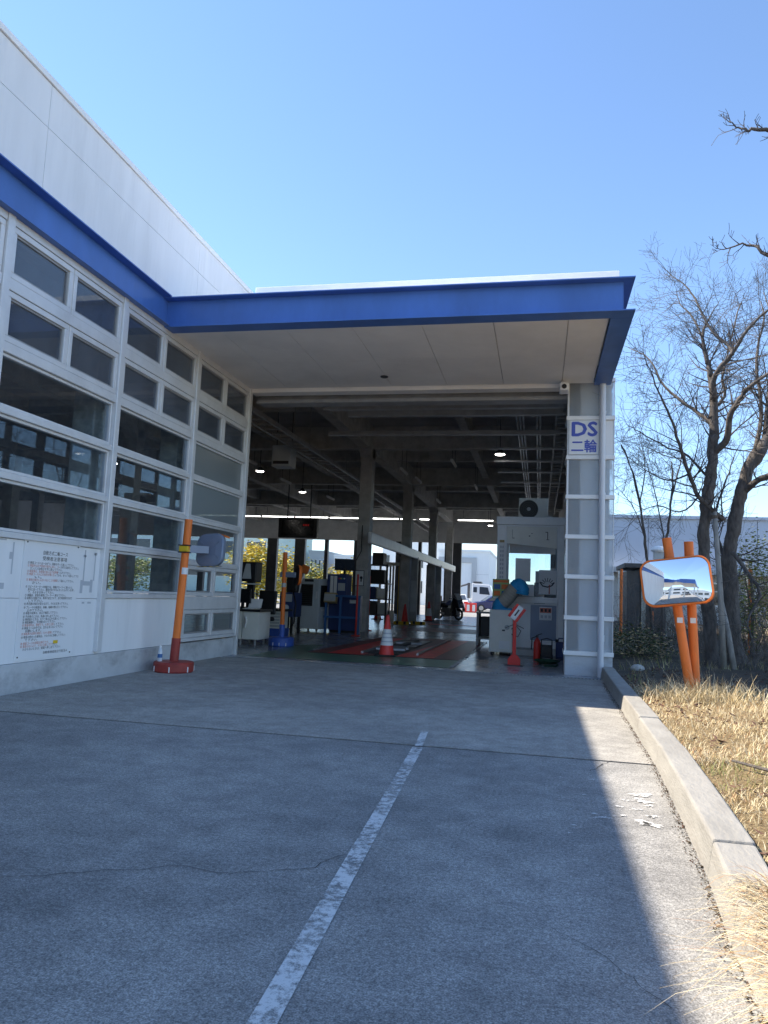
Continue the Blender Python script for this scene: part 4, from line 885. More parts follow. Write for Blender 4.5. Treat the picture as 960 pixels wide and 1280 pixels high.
# motorcycle parked by the exit
mc = thing('motorcycle', 'dark motorcycle with rear box parked near the far exit', 'motorcycle', (-4.4, 37.5, 0))
def mcp(a, b, z):   # a along the bike, b across
    q = R(38); return (-4.5+a*math.cos(q)-b*math.sin(q), 38.0-a*math.sin(q)-b*math.cos(q), z)
def wheel(t, a, r):
    b = MB(); N, n = 22, 8
    for i in range(N):
        q = 2*math.pi*i/N
        for k in range(n):
            w = 2*math.pi*k/n; rr = r-0.055+0.055*math.cos(w); b.v.append(mcp(a+rr*math.cos(q), 0.055*math.sin(w), r+rr*math.sin(q)))
    for i in range(N):
        for k in range(n): b.face([i*n+k, i*n+(k+1) % n, ((i+1) % N)*n+(k+1) % n, ((i+1) % N)*n+k])
    o = b.build('tyre', 'rubber', t, smooth=True)
    for s in range(6):
        q = math.pi*s/3; MB().tube([mcp(a, 0, r), mcp(a+(r-.08)*math.cos(q), 0, r+(r-.08)*math.sin(q))], 0.015, 6).build('spoke', 'galvanised', o)
    MB().tube([mcp(a, -0.07, r), mcp(a, 0.07, r)], 0.05, 10).build('hub', 'galvanised', o)
wheel(mc, 0.72, 0.3); wheel(mc, -0.68, 0.3)
def mprism(name, m, outl, w, bev=0.02): return MB().prism(outl, lambda a, z: mcp(a, -w/2, z), lambda a, z: mcp(a, w/2, z)).build(name, m, mc, bev)
mprism('fairing', 'car_black', [(0.95, 0.62), (0.78, 1.0), (0.5, 1.12), (0.35, 0.85), (0.3, 0.4), (0.48, 0.35), (0.6, 0.62)], 0.4)
mprism('engine', 'dark_steel', [(-0.35, 0.2), (0.4, 0.2), (0.42, 0.6), (-0.3, 0.6)], 0.36)
mprism('tank', 'navy', [(-0.05, 0.72), (0.4, 0.72), (0.42, 0.95), (0.2, 1.0), (-0.08, 0.86)], 0.34, 0.05)
mprism('seat', 'black', [(-0.78, 0.8), (-0.05, 0.72), (-0.08, 0.84), (-0.4, 0.86), (-0.8, 0.95)], 0.28, 0.03)
mprism('tail', 'car_black', [(-0.95, 0.72), (-0.2, 0.55), (-0.1, 0.71), (-0.78, 0.8), (-0.96, 0.86)], 0.24)
mprism('top_box', 'black', [(-1.1, 0.92), (-0.68, 0.92), (-0.68, 1.2), (-1.08, 1.2)], 0.42, 0.03)
mprism('windscreen', 'light_grey', [(0.8, 1.0), (0.82, 1.03), (0.56, 1.33), (0.53, 1.3)], 0.34, 0.005)
MB().tube([mcp(0.72, 0.09, 0.3), mcp(0.5, 0.09, 0.95)], 0.03, 8).build('fork', 'galvanised', mc); MB().tube([mcp(0.72, -0.09, 0.3), mcp(0.5, -0.09, 0.95)], 0.03, 8).build('fork', 'galvanised', mc)
MB().tube([mcp(0.38, -0.38, 1.08), mcp(0.48, 0, 1.06), mcp(0.38, 0.38, 1.08)], 0.018, 8).build('handlebar', 'black', mc)
for s in (-1, 1): MB().lathe([(0.001, -0.05), (0.06, -0.03), (0.06, 0.02)], mcp(0.46, 0.36*s, 1.2), 10).build('mirror', 'galvanised', mc)
MB().tube([mcp(-0.1, 0.18, 0.3), mcp(-0.9, 0.2, 0.42)], 0.055, 12).build('exhaust', 'galvanised', mc)
MB().lathe([(0.001, -0.03), (0.08, 0), (0.08, 0.04)], mcp(0.9, 0, 0.78), 12, 'y').build('headlight', 'paper', mc)

# ------------------------------------------------------------------ booth
BT = thing('control_booth', 'white control booth with a large window and air conditioner on its roof', 'booth', (-0.2, 16.35, 0))
X0, X1, YB, YE = -0.92, 0.5, 16.35, 18.45
bx('plinth', 'concrete', BT, X0+0.1, X1-0.02, YB+0.03, YE, 0, 0.14)
bx('step', 'concrete', BT, -0.62, -0.1, YB-0.3, YB+0.02, 0, 0.12, 0.01)
bx('roof', 'white_metal', BT, X0-0.02, X1+0.02, YB-0.02, YE+0.02, 2.68, 2.85, 0.01)
for x0, x1 in ((X0, -0.75), (0.385, X1)):
    bx('corner_post', 'white_metal', BT, x0, x1, YB, YB+0.1, 0.145, 2.675, 0.006); bx('corner_post', 'white_metal', BT, x0, x1, YE-0.1, YE, 0.145, 2.675, 0.006)
bx('floor', 'grey_steel', BT, X0+0.02, X1-0.02, YB+0.11, YE-0.11, 0.145, 0.2)
bx('sill', 'white_metal', BT, -0.745, 0.38, YB-0.03, YB+0.09, 1.06, 1.15, 0.006)
bx('wall_panel', 'white_metal', BT, -0.745, -0.21, YB+0.01, YB+0.06, 0.145, 1.055)
dr = bx('service_door', 'back_grey', BT, -0.19, 0.36, YB+0.03, YB+0.06, 0.3, 1.03); tag(dr, 'dark grey service door under the booth window')
frame_mb(MB(), -0.208, 0.38, 0.28, 1.05, 0.025, lambda u, z, d: (u, YB+0.06-0.06*d, z)).build('door_frame', 'white_metal', dr)
nt_ = bx('door_notice', 'paper', dr, 0.0, 0.26, YB+0.018, YB+0.026, 0.72, 0.99); bx('printed_band', 'ink_red', nt_, 0.01, 0.25, YB+0.014, YB+0.017, 0.87, 0.97)
for x in (0.03, 0.11, 0.19): bx('printed_mark', 'ink', nt_, x, x+0.045, YB+0.012, YB+0.0135, 0.89, 0.95); bx('printed_mark', 'ghost_ink', nt_, x, x+0.05, YB+0.014, YB+0.017, 0.76, 0.82)
bx('skirting', 'white_metal', BT, -0.745, 0.38, YB+0.005, YB+0.06, 0.145, 0.275)
wn = frame_mb(MB(), -0.748, 0.383, 1.152, 2.676, 0.03, lambda u, z, d: (u, YB+0.08-0.07*d, z)).build('window', 'white_metal', BT)
bx('pane', 'glass', wn, -0.72, 0.355, YB+0.04, YB+0.046, 1.18, 2.65)
MB().add([(-0.715, YB+0.03, 2.29), (0.35, YB+0.03, 2.2), (0.35, YB+0.03, 2.645), (-0.715, YB+0.03, 2.645)], [(0, 1, 2, 3)]).build('white_film', 'beige', wn)
for x0, x1, z0, z1 in ((-0.6, -0.595, 2.4, 2.58), (-0.6, -0.55, 2.395, 2.405), (-0.25, -0.22, 2.44, 2.46), (0.14, 0.155, 2.38, 2.54), (0.1, 0.15, 2.53, 2.545), (0.12, 0.18, 2.375, 2.385), (-0.2, -0.17, 2.5, 2.51)): bx('tape_mark', 'ink', wn, x0, x1, YB+0.024, YB+0.028, z0, z1)
bx('posted_sheet', 'paper', wn, -0.52, -0.2, YB+0.03, YB+0.036, 1.5, 1.98)
bx('posted_sheet', 'white_board', wn, -0.36, -0.12, YB+0.028, YB+0.034, 1.2, 1.44)
ps = bx('posted_sheet', 'paper', wn, -0.02, 0.345, YB+0.03, YB+0.036, 1.25, 1.75)
for k in range(7):
    a = R(20+k*23); MB().tube([(0.16+0.07*math.cos(a), YB+0.026, 1.44+0.07*math.sin(a)), (0.16+0.15*math.cos(a), YB+0.026, 1.44+0.15*math.sin(a))], 0.007, 5).build('printed_ray', 'ink', ps)
MB().tube([(0.0, YB+0.026, 1.5), (0.06, YB+0.026, 1.42), (0.16, YB+0.026, 1.4), (0.25, YB+0.026, 1.43), (0.3, YB+0.026, 1.5)], 0.014, 6).build('printed_curve', 'ink', ps)
MB().tube([(0.2, YB+0.025, 1.26), (0.2, YB+0.025, 1.45)], 0.012, 5).build('printed_stem', 'ink_red', ps)
for x in (X0, X1-0.08):
    bx('side_wall', 'white_metal', BT, x+0.02, x+0.06, YB+0.105, YE-0.105, 0.145, 1.1)
    sw = frame_mb(MB(), YB+0.105, YE-0.105, 1.102, 2.675, 0.05, lambda u, z, d: (x+0.015+0.05*d, u, z)).build('side_window', 'white_metal', BT); bx('pane', 'glass', sw, x+0.037, x+0.043, YB+0.155, YE-0.155, 1.15, 2.625)
bx('back_wall', 'beige', BT, X0+0.125, X1-0.09, YE-0.06, YE-0.02, 0.145, 1.4)
bw = frame_mb(MB(), X0+0.125, X1-0.09, 1.402, 2.675, 0.05, lambda u, z, d: (u, YE-0.06+0.05*d, z)).build('back_window', 'white_metal', BT); bx('pane', 'glass', bw, X0+0.175, X1-0.14, YE-0.043, YE-0.037, 1.45, 2.625); bx('roller_blind', 'inner_wall', bw, X0+0.18, X1-0.15, YE-0.075, YE-0.062, 2.2, 2.62)
BT.scale = (1.0, 1.0, 1.03)
bx('counter', 'light_grey', BT, -0.74, 0.38, YB+0.11, YB+0.6, 1.0, 1.04)
bx('control_desk', 'beige', BT, -0.1, 0.2, 17.1, 17.5, 0.205, 1.75, 0.01); bx('dark_unit', 'dark_steel', BT, -0.12, 0.12, 16.9, 17.09, 1.05, 1.5, 0.01)
vs = bx('vertical_sign', 'paper', BT, -0.865, -0.765, YB-0.012, YB-0.002, 1.45, 2.35); bx('sign_head', 'cardboard', vs, -0.865, -0.765, YB-0.015, YB-0.0125, 2.3, 2.35)
for k in range(8):
    for x in (-0.85, -0.805): bx('printed_mark', 'ghost_ink', vs, x, x+0.028, YB-0.015, YB-0.0125, 1.55+k*0.09, 1.6+k*0.09)
ac = thing('air_conditioner', 'beige outdoor air conditioner unit with round fan on the booth roof', 'air conditioner', (-0.15, 17.6, 2.935))
bx('case', 'beige', ac, -0.51, 0.16, 17.450, 17.750, 2.975, 3.495, 0.015); 
for x in (-0.45, 0.1): bx('foot', 'dark_steel', ac, x-0.04, x+0.04, 17.450, 17.750, 2.935, 2.889)
MB().lathe([(0.001, 17.438), (0.21, 17.438), (0.215, 17.449)], (-0.28, 0, 3.235), 28, 'y').build('fan_opening', 'black', ac)
for r in (0.08, 0.12, 0.16, 0.2):
    b = MB().tube([(-0.28+r*math.cos(a), 17.430, 3.235+r*math.sin(a)) for a in [2*math.pi*k/24 for k in range(25)]], 0.003, 5, False); b.build('guard_ring', 'dark_steel', ac)
MB().lathe([(0.001, 17.420), (0.04, 17.422), (0.045, 17.437)], (-0.28, 0, 3.235), 14, 'y').build('fan_hub', 'light_grey', ac)
MB().tube([(0.16, 17.600, 3.085), (0.24, 17.600, 3.085), (0.26, 17.600, 2.945)], 0.025, 8).build('pipe_cover', 'beige', ac)

# cabinet, duct hose, poster, desk beside the booth
gc = thing('grey_cabinet', 'pale grey steel cabinet on castors beside the booth, with taped notes', 'cabinet', (-0.78, 15.920, 0))
bx('body', 'beige', gc, -1.0, -0.53, 15.670, 16.220, 0.07, 0.93, 0.01); bx('notice', 'paper', gc, -0.8, -0.58, 15.660, 15.669, 0.14, 0.3); bx('latch', 'dark_steel', gc, -0.74, -0.68, 15.655, 15.669, 0.5, 0.53)
MB().lathe([(0.001, 15.650), (0.03, 15.655), (0.05, 15.669)], (-0.64, 0, 0.58), 12, 'y').build('gauge', 'light_grey', gc)
for x in (-0.94, -0.58):
    for y in (15.720, 16.170): MB().lathe([(0.035, -0.015), (0.035, 0.015)], (x, y, 0.037), 10, 'x').build('castor', 'black', gc)
MB().tube([(-0.55, 15.650, 0.55), (-0.46, 15.620, 0.62), (-0.36, 15.620, 0.52), (-0.42, 15.620, 0.4), (-0.55, 15.650, 0.45)], 0.008, 5).build('cable', 'black', gc)
dh = thing('duct_hose', 'fat grey and blue exhaust duct bent on top of the pale cabinet', 'duct', (-0.7, 15.820, 0.93))
pth = [V((-0.82, 15.870, 0.93)), V((-0.8, 15.840, 1.03)), V((-0.68, 15.800, 1.14)), V((-0.58, 15.770, 1.27)), V((-0.5, 15.750, 1.38)), V((-0.42, 15.740, 1.44)), V((-0.36, 15.740, 1.36)), V((-0.37, 15.740, 1.26))]
def sub(pp, k=6):
    out = []
    for i in range(len(pp)-1):
        p0, p1, p2, p3 = pp[max(i-1, 0)], pp[i], pp[i+1], pp[min(i+2, len(pp)-1)]
        for j in range(k):
            t = j/k; out.append(0.5*((2*p1)+(p2-p0)*t+(2*p0-5*p1+4*p2-p3)*t*t+(3*p1-p0-3*p2+p3)*t**3))
    return out+[pp[-1]]
fine = sub(pth, 8); rad = [0.145+0.006*math.sin(i*2.1) for i in range(len(fine))]
MB().tube(fine[:13], rad[:13], 18).build('blue_end', 'cyan', dh, smooth=60); MB().tube(fine[12:34], rad[12:34], 18).build('grey_hose', 'skin_vinyl', dh, smooth=60); MB().tube(fine[33:], [r+0.004 for r in rad[33:]], 18).build('blue_collar', 'cyan', dh, smooth=60)
bx('blue_lip', 'cyan', dh, -0.88, -0.56, 15.700, 16.020, 0.928, 0.965, 0.01)
cp = thing('poster_stand', 'colourful orange, green and blue poster clipped on a thin stand above the cabinet', 'poster', (-0.8, 16.120, 0.93))
pst = bx('sheet', 'green_ink', cp, -0.98, -0.63, 16.100, 16.110, 1.15, 1.57); MATS['poster_green'] = mat('poster_green', (0.35, 0.48, 0.18), 0.6); pst.data.materials[0] = MATS['poster_green']
bx('post', 'grey_steel', cp, -0.82, -0.79, 16.111, 16.130, 0.93, 1.5)
bx('printed_head', 'orange', pst, -0.96, -0.65, 16.092, 16.099, 1.5, 1.55)
for x, z, mm in ((-0.95, 1.36, 'mid_blue'), (-0.79, 1.36, 'orange'), (-0.95, 1.22, 'orange'), (-0.79, 1.22, 'mid_blue')): bx('printed_picture', mm, pst, x, x+0.13, 16.092, 16.099, z, z+0.1)
bx('printed_foot', 'paper', pst, -0.96, -0.65, 16.092, 16.099, 1.16, 1.2)
d2 = thing('computer_desk', 'grey desk with a black machine beneath, behind the pale cabinet', 'desk', (-1.2, 18.800, 0))
bx('top', 'light_grey', d2, -1.52, -0.6, 18.600, 19.400, 0.78, 0.82, 0.006)
for x in (-1.5, -0.66):
    for y in (18.640, 19.340): bx('leg', 'light_grey', d2, x, x+0.05, y-0.02, y+0.03, 0, 0.78)
bx('side_panel', 'light_grey', d2, -1.51, -1.48, 18.670, 19.310, 0.1, 0.78); bx('black_unit', 'black', d2, -1.42, -0.95, 18.700, 19.300, 0.22, 0.7, 0.02); bx('shelf', 'light_grey', d2, -1.475, -0.68, 18.650, 19.350, 0.15, 0.19)
# red and white paddle sign
pd = thing('paddle_sign', 'red stand with a tilted red and white paddle at its head, by the booth', 'sign', (-0.42, 13.55, 0))
MB().prism([(-0.11, 0.012), (0.11, 0.012), (0.11, 0.11), (0.045, 0.19), (-0.045, 0.19), (-0.11, 0.11)], lambda u, z: (-0.42+u, 13.5, z), lambda u, z: (-0.42+u, 13.56, z)).build('foot', 'sign_red', pd, 0.004)
bx('floor_plate', 'dark_steel', pd, -0.58, -0.26, 13.42, 13.64, 0.001, 0.012)
bx('post', 'sign_red', pd, -0.45, -0.39, 13.5, 13.55, 0.185, 0.84, 0.006)
Mp = Matrix.Rotation(R(35), 3, 'Y')
pc = V((-0.385, 13.5, 0.92)); MB().obox(pc, (0.2, 0.03, 0.27), Mp).build('paddle', 'sign_red', pd, 0.004)
MB().obox(pc+V((0, -0.018, 0)), (0.1, 0.006, 0.265), Mp).build('white_stripe', 'paper', pd); MB().obox(pc+V((0, -0.023, 0)), (0.025, 0.004, 0.13), Mp).build('slot', 'black', pd)
for s in (-1, 1): MB().tube([(-0.42, 13.53, 0.72), (-0.42+0.16*s, 13.53, 0.65)], 0.006, 5).build('wire', 'dark_steel', pd)
# extinguisher, black cart, jerry can, mat
fe = thing('fire_extinguisher', 'red fire extinguisher standing at the booth foot beside a black cart', 'extinguisher', (-0.02, 15.1, 0))
MB().lathe([(0.065, 0.0), (0.07, 0.02), (0.07, 0.33), (0.05, 0.38), (0.025, 0.41), (0.025, 0.43)], (-0.03, 15.1, 0), 18).build('cylinder', 'sign_red', fe, smooth=40)
bx('valve', 'dark_steel', fe, -0.055, -0.005, 15.07, 15.13, 0.43, 0.48); MB().tube([(-0.03, 15.08, 0.46), (-0.13, 15.05, 0.42), (-0.14, 15.05, 0.2)], 0.012, 6).build('hose', 'black', fe); MB().tube([(-0.03, 15.1, 0.48), (0.06, 15.08, 0.51)], 0.01, 6).build('lever', 'dark_steel', fe)
ca = thing('generator_cart', 'small black wheeled cart with looped handle at the booth foot', 'cart', (0.15, 15.0, 0))
bx('body', 'black', ca, 0.04, 0.26, 14.9, 15.15, 0.06, 0.3, 0.02); MB().tube([(0.05, 15.0, 0.28), (0.05, 15.0, 0.4), (0.15, 15.0, 0.43), (0.25, 15.0, 0.4), (0.25, 15.0, 0.28)], 0.012, 6).build('handle', 'black', ca)
for x in (0.05, 0.25): MB().lathe([(0.06, -0.02), (0.06, 0.02)], (x, 15.02, 0.062), 14, 'x').build('wheel', 'rubber', ca)
jc = thing('jerry_can', 'dark blue fuel can with handle beside the corner pillar', 'can', (0.42, 15.9, 0))
bx('body', 'navy', jc, 0.34, 0.55, 15.75, 15.95, 0, 0.33, 0.03); MB().tube([(0.38, 15.85, 0.32), (0.4, 15.85, 0.4), (0.5, 15.85, 0.4), (0.52, 15.85, 0.32)], 0.014, 6).build('handle', 'navy', jc); MB().lathe([(0.03, 0.32), (0.03, 0.38)], (0.36, 15.85, 0), 10).build('cap', 'black', jc)
hs = thing('hose_coil', 'dark green hose coiled on the floor beside the corner pillar', 'hose', (0.2, 14.1, 0))
MB().tube([(0.15+(0.12+0.012*k/10)*math.cos(k*0.35), 14.2+(0.14+0.012*k/10)*math.sin(k*0.35), 0.02+0.0006*k) for k in range(90)], 0.016, 6).build('coil', 'moss_mat', hs, smooth=True)
MB().tube([(0.27, 14.2, 0.05), (0.34, 14.0, 0.02), (0.3, 13.7, 0.016), (0.1, 13.75, 0.016)], 0.014, 6).build('loose_end', 'moss_mat', hs, smooth=True)

# ------------------------------------------------------------------ bare trees
def grow(b, p, d, L, r, depth, q, seg=5, up=0.12, wob=0.22, kids=(3, 5), bud=False):
    pts = [V(p)]; d = V(d).normalized()
    for i in range(seg):
        d = (d+V((q.uniform(-1, 1), q.uniform(-1, 1), q.uniform(-1, 1)))*wob+V((0, 0, up))).normalized(); pts.append(pts[-1]+d*(L/seg))
    rr = [max(0.0022, r*(1-0.75*i/seg)) for i in range(seg+1)]
    b.tube(pts, rr, 3 if r < 0.012 else 5, False)
    if depth <= 0: return
    for k in range(q.randint(*kids)):
        t = q.uniform(0.2, 1.0); i = min(seg-1, int(t*seg)); a = pts[i].lerp(pts[i+1], t*seg-i)
        ax = (pts[i+1]-pts[i]).normalized(); sd = ax.cross(V((q.uniform(-1, 1), q.uniform(-1, 1), q.uniform(-1, 1)))).normalized()
        grow(b, a, ax*q.uniform(0.5, 0.9)+sd*q.uniform(0.5, 0.9), L*q.uniform(0.4, 0.72), rr[i]*q.uniform(0.45, 0.65), depth-1, q, max(3, seg-1), up, wob, kids)
def lump(o, amp):
    for v in o.data.vertices:
        c = v.co*1.0; n = noise.noise(V((c.x*5, c.y*5, c.z*1.6)))+0.5*noise.noise(V((c.x*14, c.y*14, c.z*4))); v.co = c+v.normal*n*amp
def limb3(px, Y0, dY):
    n = len(px); return [on_y(x, y, Y0+dY*(i/(n-1))) for i, (x, y) in enumerate(px)]
def tree_from(label, trunk_px, Y, rt0, rt1, limbs, seed, dens, group='bare trees beside the hall', extra=None, short=1.0):
    q = random.Random(seed); tp = limb3(trunk_px, Y, 0.0); tp[0].z = 0.05
    t = thing('cherry_tree', label, 'tree', tp[0])
    f = sub(tp, 8); n = len(f)
    f = [p+V((q.uniform(-1, 1), q.uniform(-1, 1), 0))*0.015 for p in f]
    b = MB().tube(f, [rt0+(rt1-rt0)*(i/(n-1))**0.8+(0.08*max(0, 1-i/3)) for i in range(n)], 12)
    lump(b.build('trunk', 'bark', t, smooth=True), min(0.045, rt0*0.28))
    tw = MB()
    for px, y0, dy, r0, r1 in limbs:
        lp = sub(limb3(px, y0, dy), 4); m_ = len(lp); lb = MB()
        rr = [r0+(r1-r0)*i/(m_-1) for i in range(m_)]; lb.tube([p+V((q.uniform(-1, 1), q.uniform(-1, 1), q.uniform(-1, 1)))*0.012 for p in lp], rr, 7)
        lb.build('limb', 'bark', t, smooth=True)
        for i in range(1, m_):
            seglen = (lp[i]-lp[i-1]).length
            for k in range(max(1, int(seglen*dens+q.random()))):
                a = lp[i-1].lerp(lp[i], q.random()); ax = (lp[i]-lp[i-1]).normalized(); sd = ax.cross(V((q.uniform(-1, 1), q.uniform(-1, 1), q.uniform(-1, 1)))).normalized()
                grow(tw, a, ax*q.uniform(0.3, 0.8)+sd*q.uniform(0.6, 1), q.uniform(0.35, 1.0)*short, max(0.006, min(0.016, rr[i]*0.4)), 2 if short == 1 else 1, q, 5, 0.03, 0.2, (3, 4))
        grow(tw, lp[-1], lp[-1]-lp[-2], 0.55*short, max(0.006, r1), 2, q)
    for a in extra or []: tw.tube([V(p) for p in a[0]], a[1], 4, False)
    tag(tw.build('twigs', 'twig', t), kind='stuff')
    return t
tree_from('tall bare tree with a straight dark trunk behind the roadside mirror', [(893, 834), (886, 770), (880, 700), (881, 640), (890, 590), (893, 545)], 14.1, 0.115, 0.095, [
    ([(893, 548), (892, 500), (888, 470), (884, 452)], 14.1, 0.3, 0.09, 0.04),
    ([(893, 565), (908, 550), (913, 520), (928, 494), (942, 479), (975, 458)], 14.1, -1.2, 0.07, 0.02),
    ([(892, 500), (893, 470), (915, 443), (934, 412), (962, 386)], 14.1, -0.8, 0.06, 0.015),
    ([(915, 443), (912, 433), (890, 414), (874, 386), (864, 365), (850, 352), (832, 338)], 13.6, 1.0, 0.035, 0.006),
    ([(893, 530), (865, 511), (831, 483), (812, 449), (788, 436)], 14.1, 1.5, 0.04, 0.006),
    ([(905, 650), (874, 621), (862, 592), (849, 555), (838, 522), (824, 490), (809, 455)], 14.0, -1.5, 0.045, 0.008),
    ([(888, 470), (880, 430), (868, 400), (852, 382), (846, 370)], 14.2, 1.2, 0.03, 0.006),
    ([(892, 510), (905, 495), (903, 470), (910, 440), (925, 380), (928, 385)], 14.2, 1.8, 0.035, 0.006),
    ([(886, 600), (860, 570), (835, 560), (800, 540), (785, 532)], 14.1, 1.6, 0.025, 0.005),
    ([(884, 455), (878, 420), (888, 395), (898, 378)], 14.3, 0.6, 0.03, 0.006),
    ([(862, 592), (835, 600), (812, 590), (790, 575)], 13.8, 0.8, 0.018, 0.005),
    ([(874, 621), (850, 640), (822, 632), (795, 640)], 13.9, 0.5, 0.016, 0.005)], 11, 9.5)
tree_from('stout bare tree with a thick leaning trunk beside the straight one', [(922, 836), (914, 770), (912, 700), (922, 633), (934, 592), (950, 560)], 14.9, 0.155, 0.11, [
    ([(950, 562), (962, 545), (985, 520), (1000, 480)], 14.9, 0.4, 0.11, 0.05),
    ([(930, 615), (945, 602), (975, 588), (1010, 570)], 14.9, -0.8, 0.07, 0.03),
    ([(940, 580), (952, 520), (945, 450), (955, 400), (950, 375)], 15, 1.6, 0.05, 0.008),
    ([(915, 690), (938, 720), (950, 745), (935, 775), (940, 800)], 14.6, -0.9, 0.04, 0.01),
    ([(912, 720), (900, 680), (892, 650), (908, 600), (918, 570)], 14.9, 0.9, 0.04, 0.008),
    ([(955, 555), (962, 480), (975, 420), (962, 390), (955, 365)], 15.2, 1.2, 0.05, 0.007)], 23, 9.0)
tree_from('young bare sapling with thin upright stems near the corner pillar', [(829, 800), (828, 740), (833, 680), (840, 617), (840, 577)], 19.0, 0.05, 0.02, [
    ([(833, 690), (824, 640), (812, 590), (800, 560)], 19.0, 0.5, 0.02, 0.006), ([(840, 620), (850, 580), (852, 540), (845, 510)], 19, -0.5, 0.02, 0.006)], 31, 7.0)
tree_from('slender bare sapling leaning towards the hall beside the shed', [(816, 800), (812, 740), (807, 680), (793, 599), (777, 556)], 19.8, 0.05, 0.018, [
    ([(805, 670), (795, 640), (783, 622), (772, 610)], 19.8, 0.4, 0.016, 0.005), ([(800, 630), (806, 590), (803, 560), (790, 530)], 19.8, -0.5, 0.018, 0.005)], 37, 7.0)
# a nearer tree just outside the frame, its branch tips reach in
tr = tree_from('bare tree on the verge whose budded branch tips overhang the kerb', [(1190, 900), (1180, 700), (1150, 500), (1130, 300)], 6.8, 0.16, 0.1, [
    ([(1140, 400), (1080, 260), (1020, 190), (965, 163), (940, 163), (929, 162), (912, 153)], 6.8, 0.1, 0.035, 0.004),
    ([(1150, 500), (1080, 400), (1010, 340), (960, 318), (935, 305), (905, 312)], 6.8, 0.2, 0.035, 0.004)], 5, 2.0, short=0.2)

# ------------------------------------------------------------------ verge: dry grass, leaf litter, brush
def blade(b, p, a, L, w, lean, q, seg=3, droop=1.0):
    dx, dy = math.cos(a), math.sin(a); px_, py_ = -dy, dx; vs = []
    for i in range(seg+1):
        t = i/seg; h = L*(t*math.cos(lean*t*0.9*droop)); o = L*t*math.sin(lean*(0.35+0.65*t)*droop); ww = w*(1-t*0.9)/2
        c = V((p[0]+dx*o, p[1]+dy*o, p[2]+h))
        vs += [(c.x+px_*ww, c.y+py_*ww, c.z), (c.x-px_*ww, c.y-py_*ww, c.z)]
    b.add(vs, [(2*i, 2*i+1, 2*i+3, 2*i+2) for i in range(seg)])
q = random.Random(99); gb = MB(); straw = ['straw0', 'straw1', 'straw2', 'straw3', 'straw4']
for k in range(70000):
    y = 1.4+q.random()*8.6; x = kerb_x(y)+0.2+q.random()**1.15*3.0
    n1 = noise.noise(V((x*1.7, y*1.7, 5))); n2 = noise.noise(V((x*0.9, y*0.9, 9)))
    if q.random() > 0.62+0.95*n1+0.5*noise.noise(V((x*4, y*4, 1))): continue
    gb.use(straw[3] if n2 > 0.3 and q.random() < 0.45 else straw[q.choice((0, 0, 1, 2, 2, 2, 4))])
    blade(gb, (x, y, verge_z(x, y)-0.01), q.random()*6.28, q.uniform(0.03, 0.1)*(1+0.6*max(0, n1)), q.uniform(0.003, 0.006), q.uniform(0.5, 1.62), q)
# taller tussock round the mirror posts and the drooping clump at the near kerb
for k in range(1500):
    x, y = 1.75+q.gauss(0, 0.28), 8.75+q.gauss(0, 0.2)
    if x < kerb_x(y)+0.22: continue
    gb.use(straw[q.choice((0, 1, 2, 2))]); blade(gb, (x, y, verge_z(x, y)-0.01), q.random()*6.28, q.uniform(0.12, 0.36), q.uniform(0.004, 0.008), q.uniform(0.4, 1.7), q, 5)
for k in range(2600):
    y = 1.75+q.random()**1.3*1.35; x = kerb_x(y)+0.12+q.random()**1.4*0.42
    gb.use(straw[q.choice((0, 1, 2, 2, 4))]); blade(gb, (x, y, verge_z(x, y)-0.02), math.pi+q.gauss(0, 0.7), q.uniform(0.1, 0.2+0.36*max(0.1, (3.0-y)/1.2)), q.uniform(0.004, 0.009), q.uniform(0.8, 1.75), q, 7)
for k in range(2600):   # shaded, greener growth beyond
    y = 9.6+q.random()*9; x = kerb_x(y)+0.25+q.random()*5
    if noise.noise(V((x*0.6, y*0.6, 2))) < 0.0: continue
    gb.use(straw[q.choice((3, 3, 0, 1))]); blade(gb, (x, y, verge_z(x, y)-0.01), q.random()*6.28, q.uniform(0.06, 0.22), 0.007, q.uniform(0.3, 1.3), q)
for k in range(5000):   # tan reeds far right, in the sun
    x = 6.2+q.random()*7; y = 17+q.random()*8
    gb.use(straw[q.choice((0, 2, 2))]); blade(gb, (x, y, verge_z(x, y)-0.01), q.random()*6.28, q.uniform(0.4, 1.3), 0.014, q.uniform(0.1, 0.7), q)
go = gb.build('dry_grass', None, None); tag(go, 'dry straw coloured grass covering the verge behind the kerb', 'grass', kind='stuff')
lf = MB().use('dead_leaf')
for k in range(5200):
    y = 2.5+q.random()*10; x = kerb_x(y)+0.22+q.random()*3.4
    if noise.noise(V((x*1.3, y*1.3, 30))) < -0.02: continue
    c = V((x, y, verge_z(x, y)+q.uniform(0.0, 0.05))); M = Matrix.Rotation(q.random()*6.28, 3, 'Z') @ Matrix.Rotation(q.uniform(-0.7, 0.7), 3, 'X') @ Matrix.Rotation(q.uniform(-0.6, 0.6), 3, 'Y'); s = q.uniform(0.008, 0.02)
    lf.add([c+M @ V(p)*s for p in ((-1.6, 0, 0.3), (-0.6, 0.6, 0), (0.7, 0.5, 0.1), (1.6, 0, 0.4), (0.6, -0.6, 0), (-0.7, -0.5, 0.1))], [(0, 1, 2, 3), (0, 3, 4, 5)])
lo = lf.build('leaf_litter', None, None); tag(lo, 'brown fallen leaves scattered in the dry grass', 'leaves', kind='stuff')
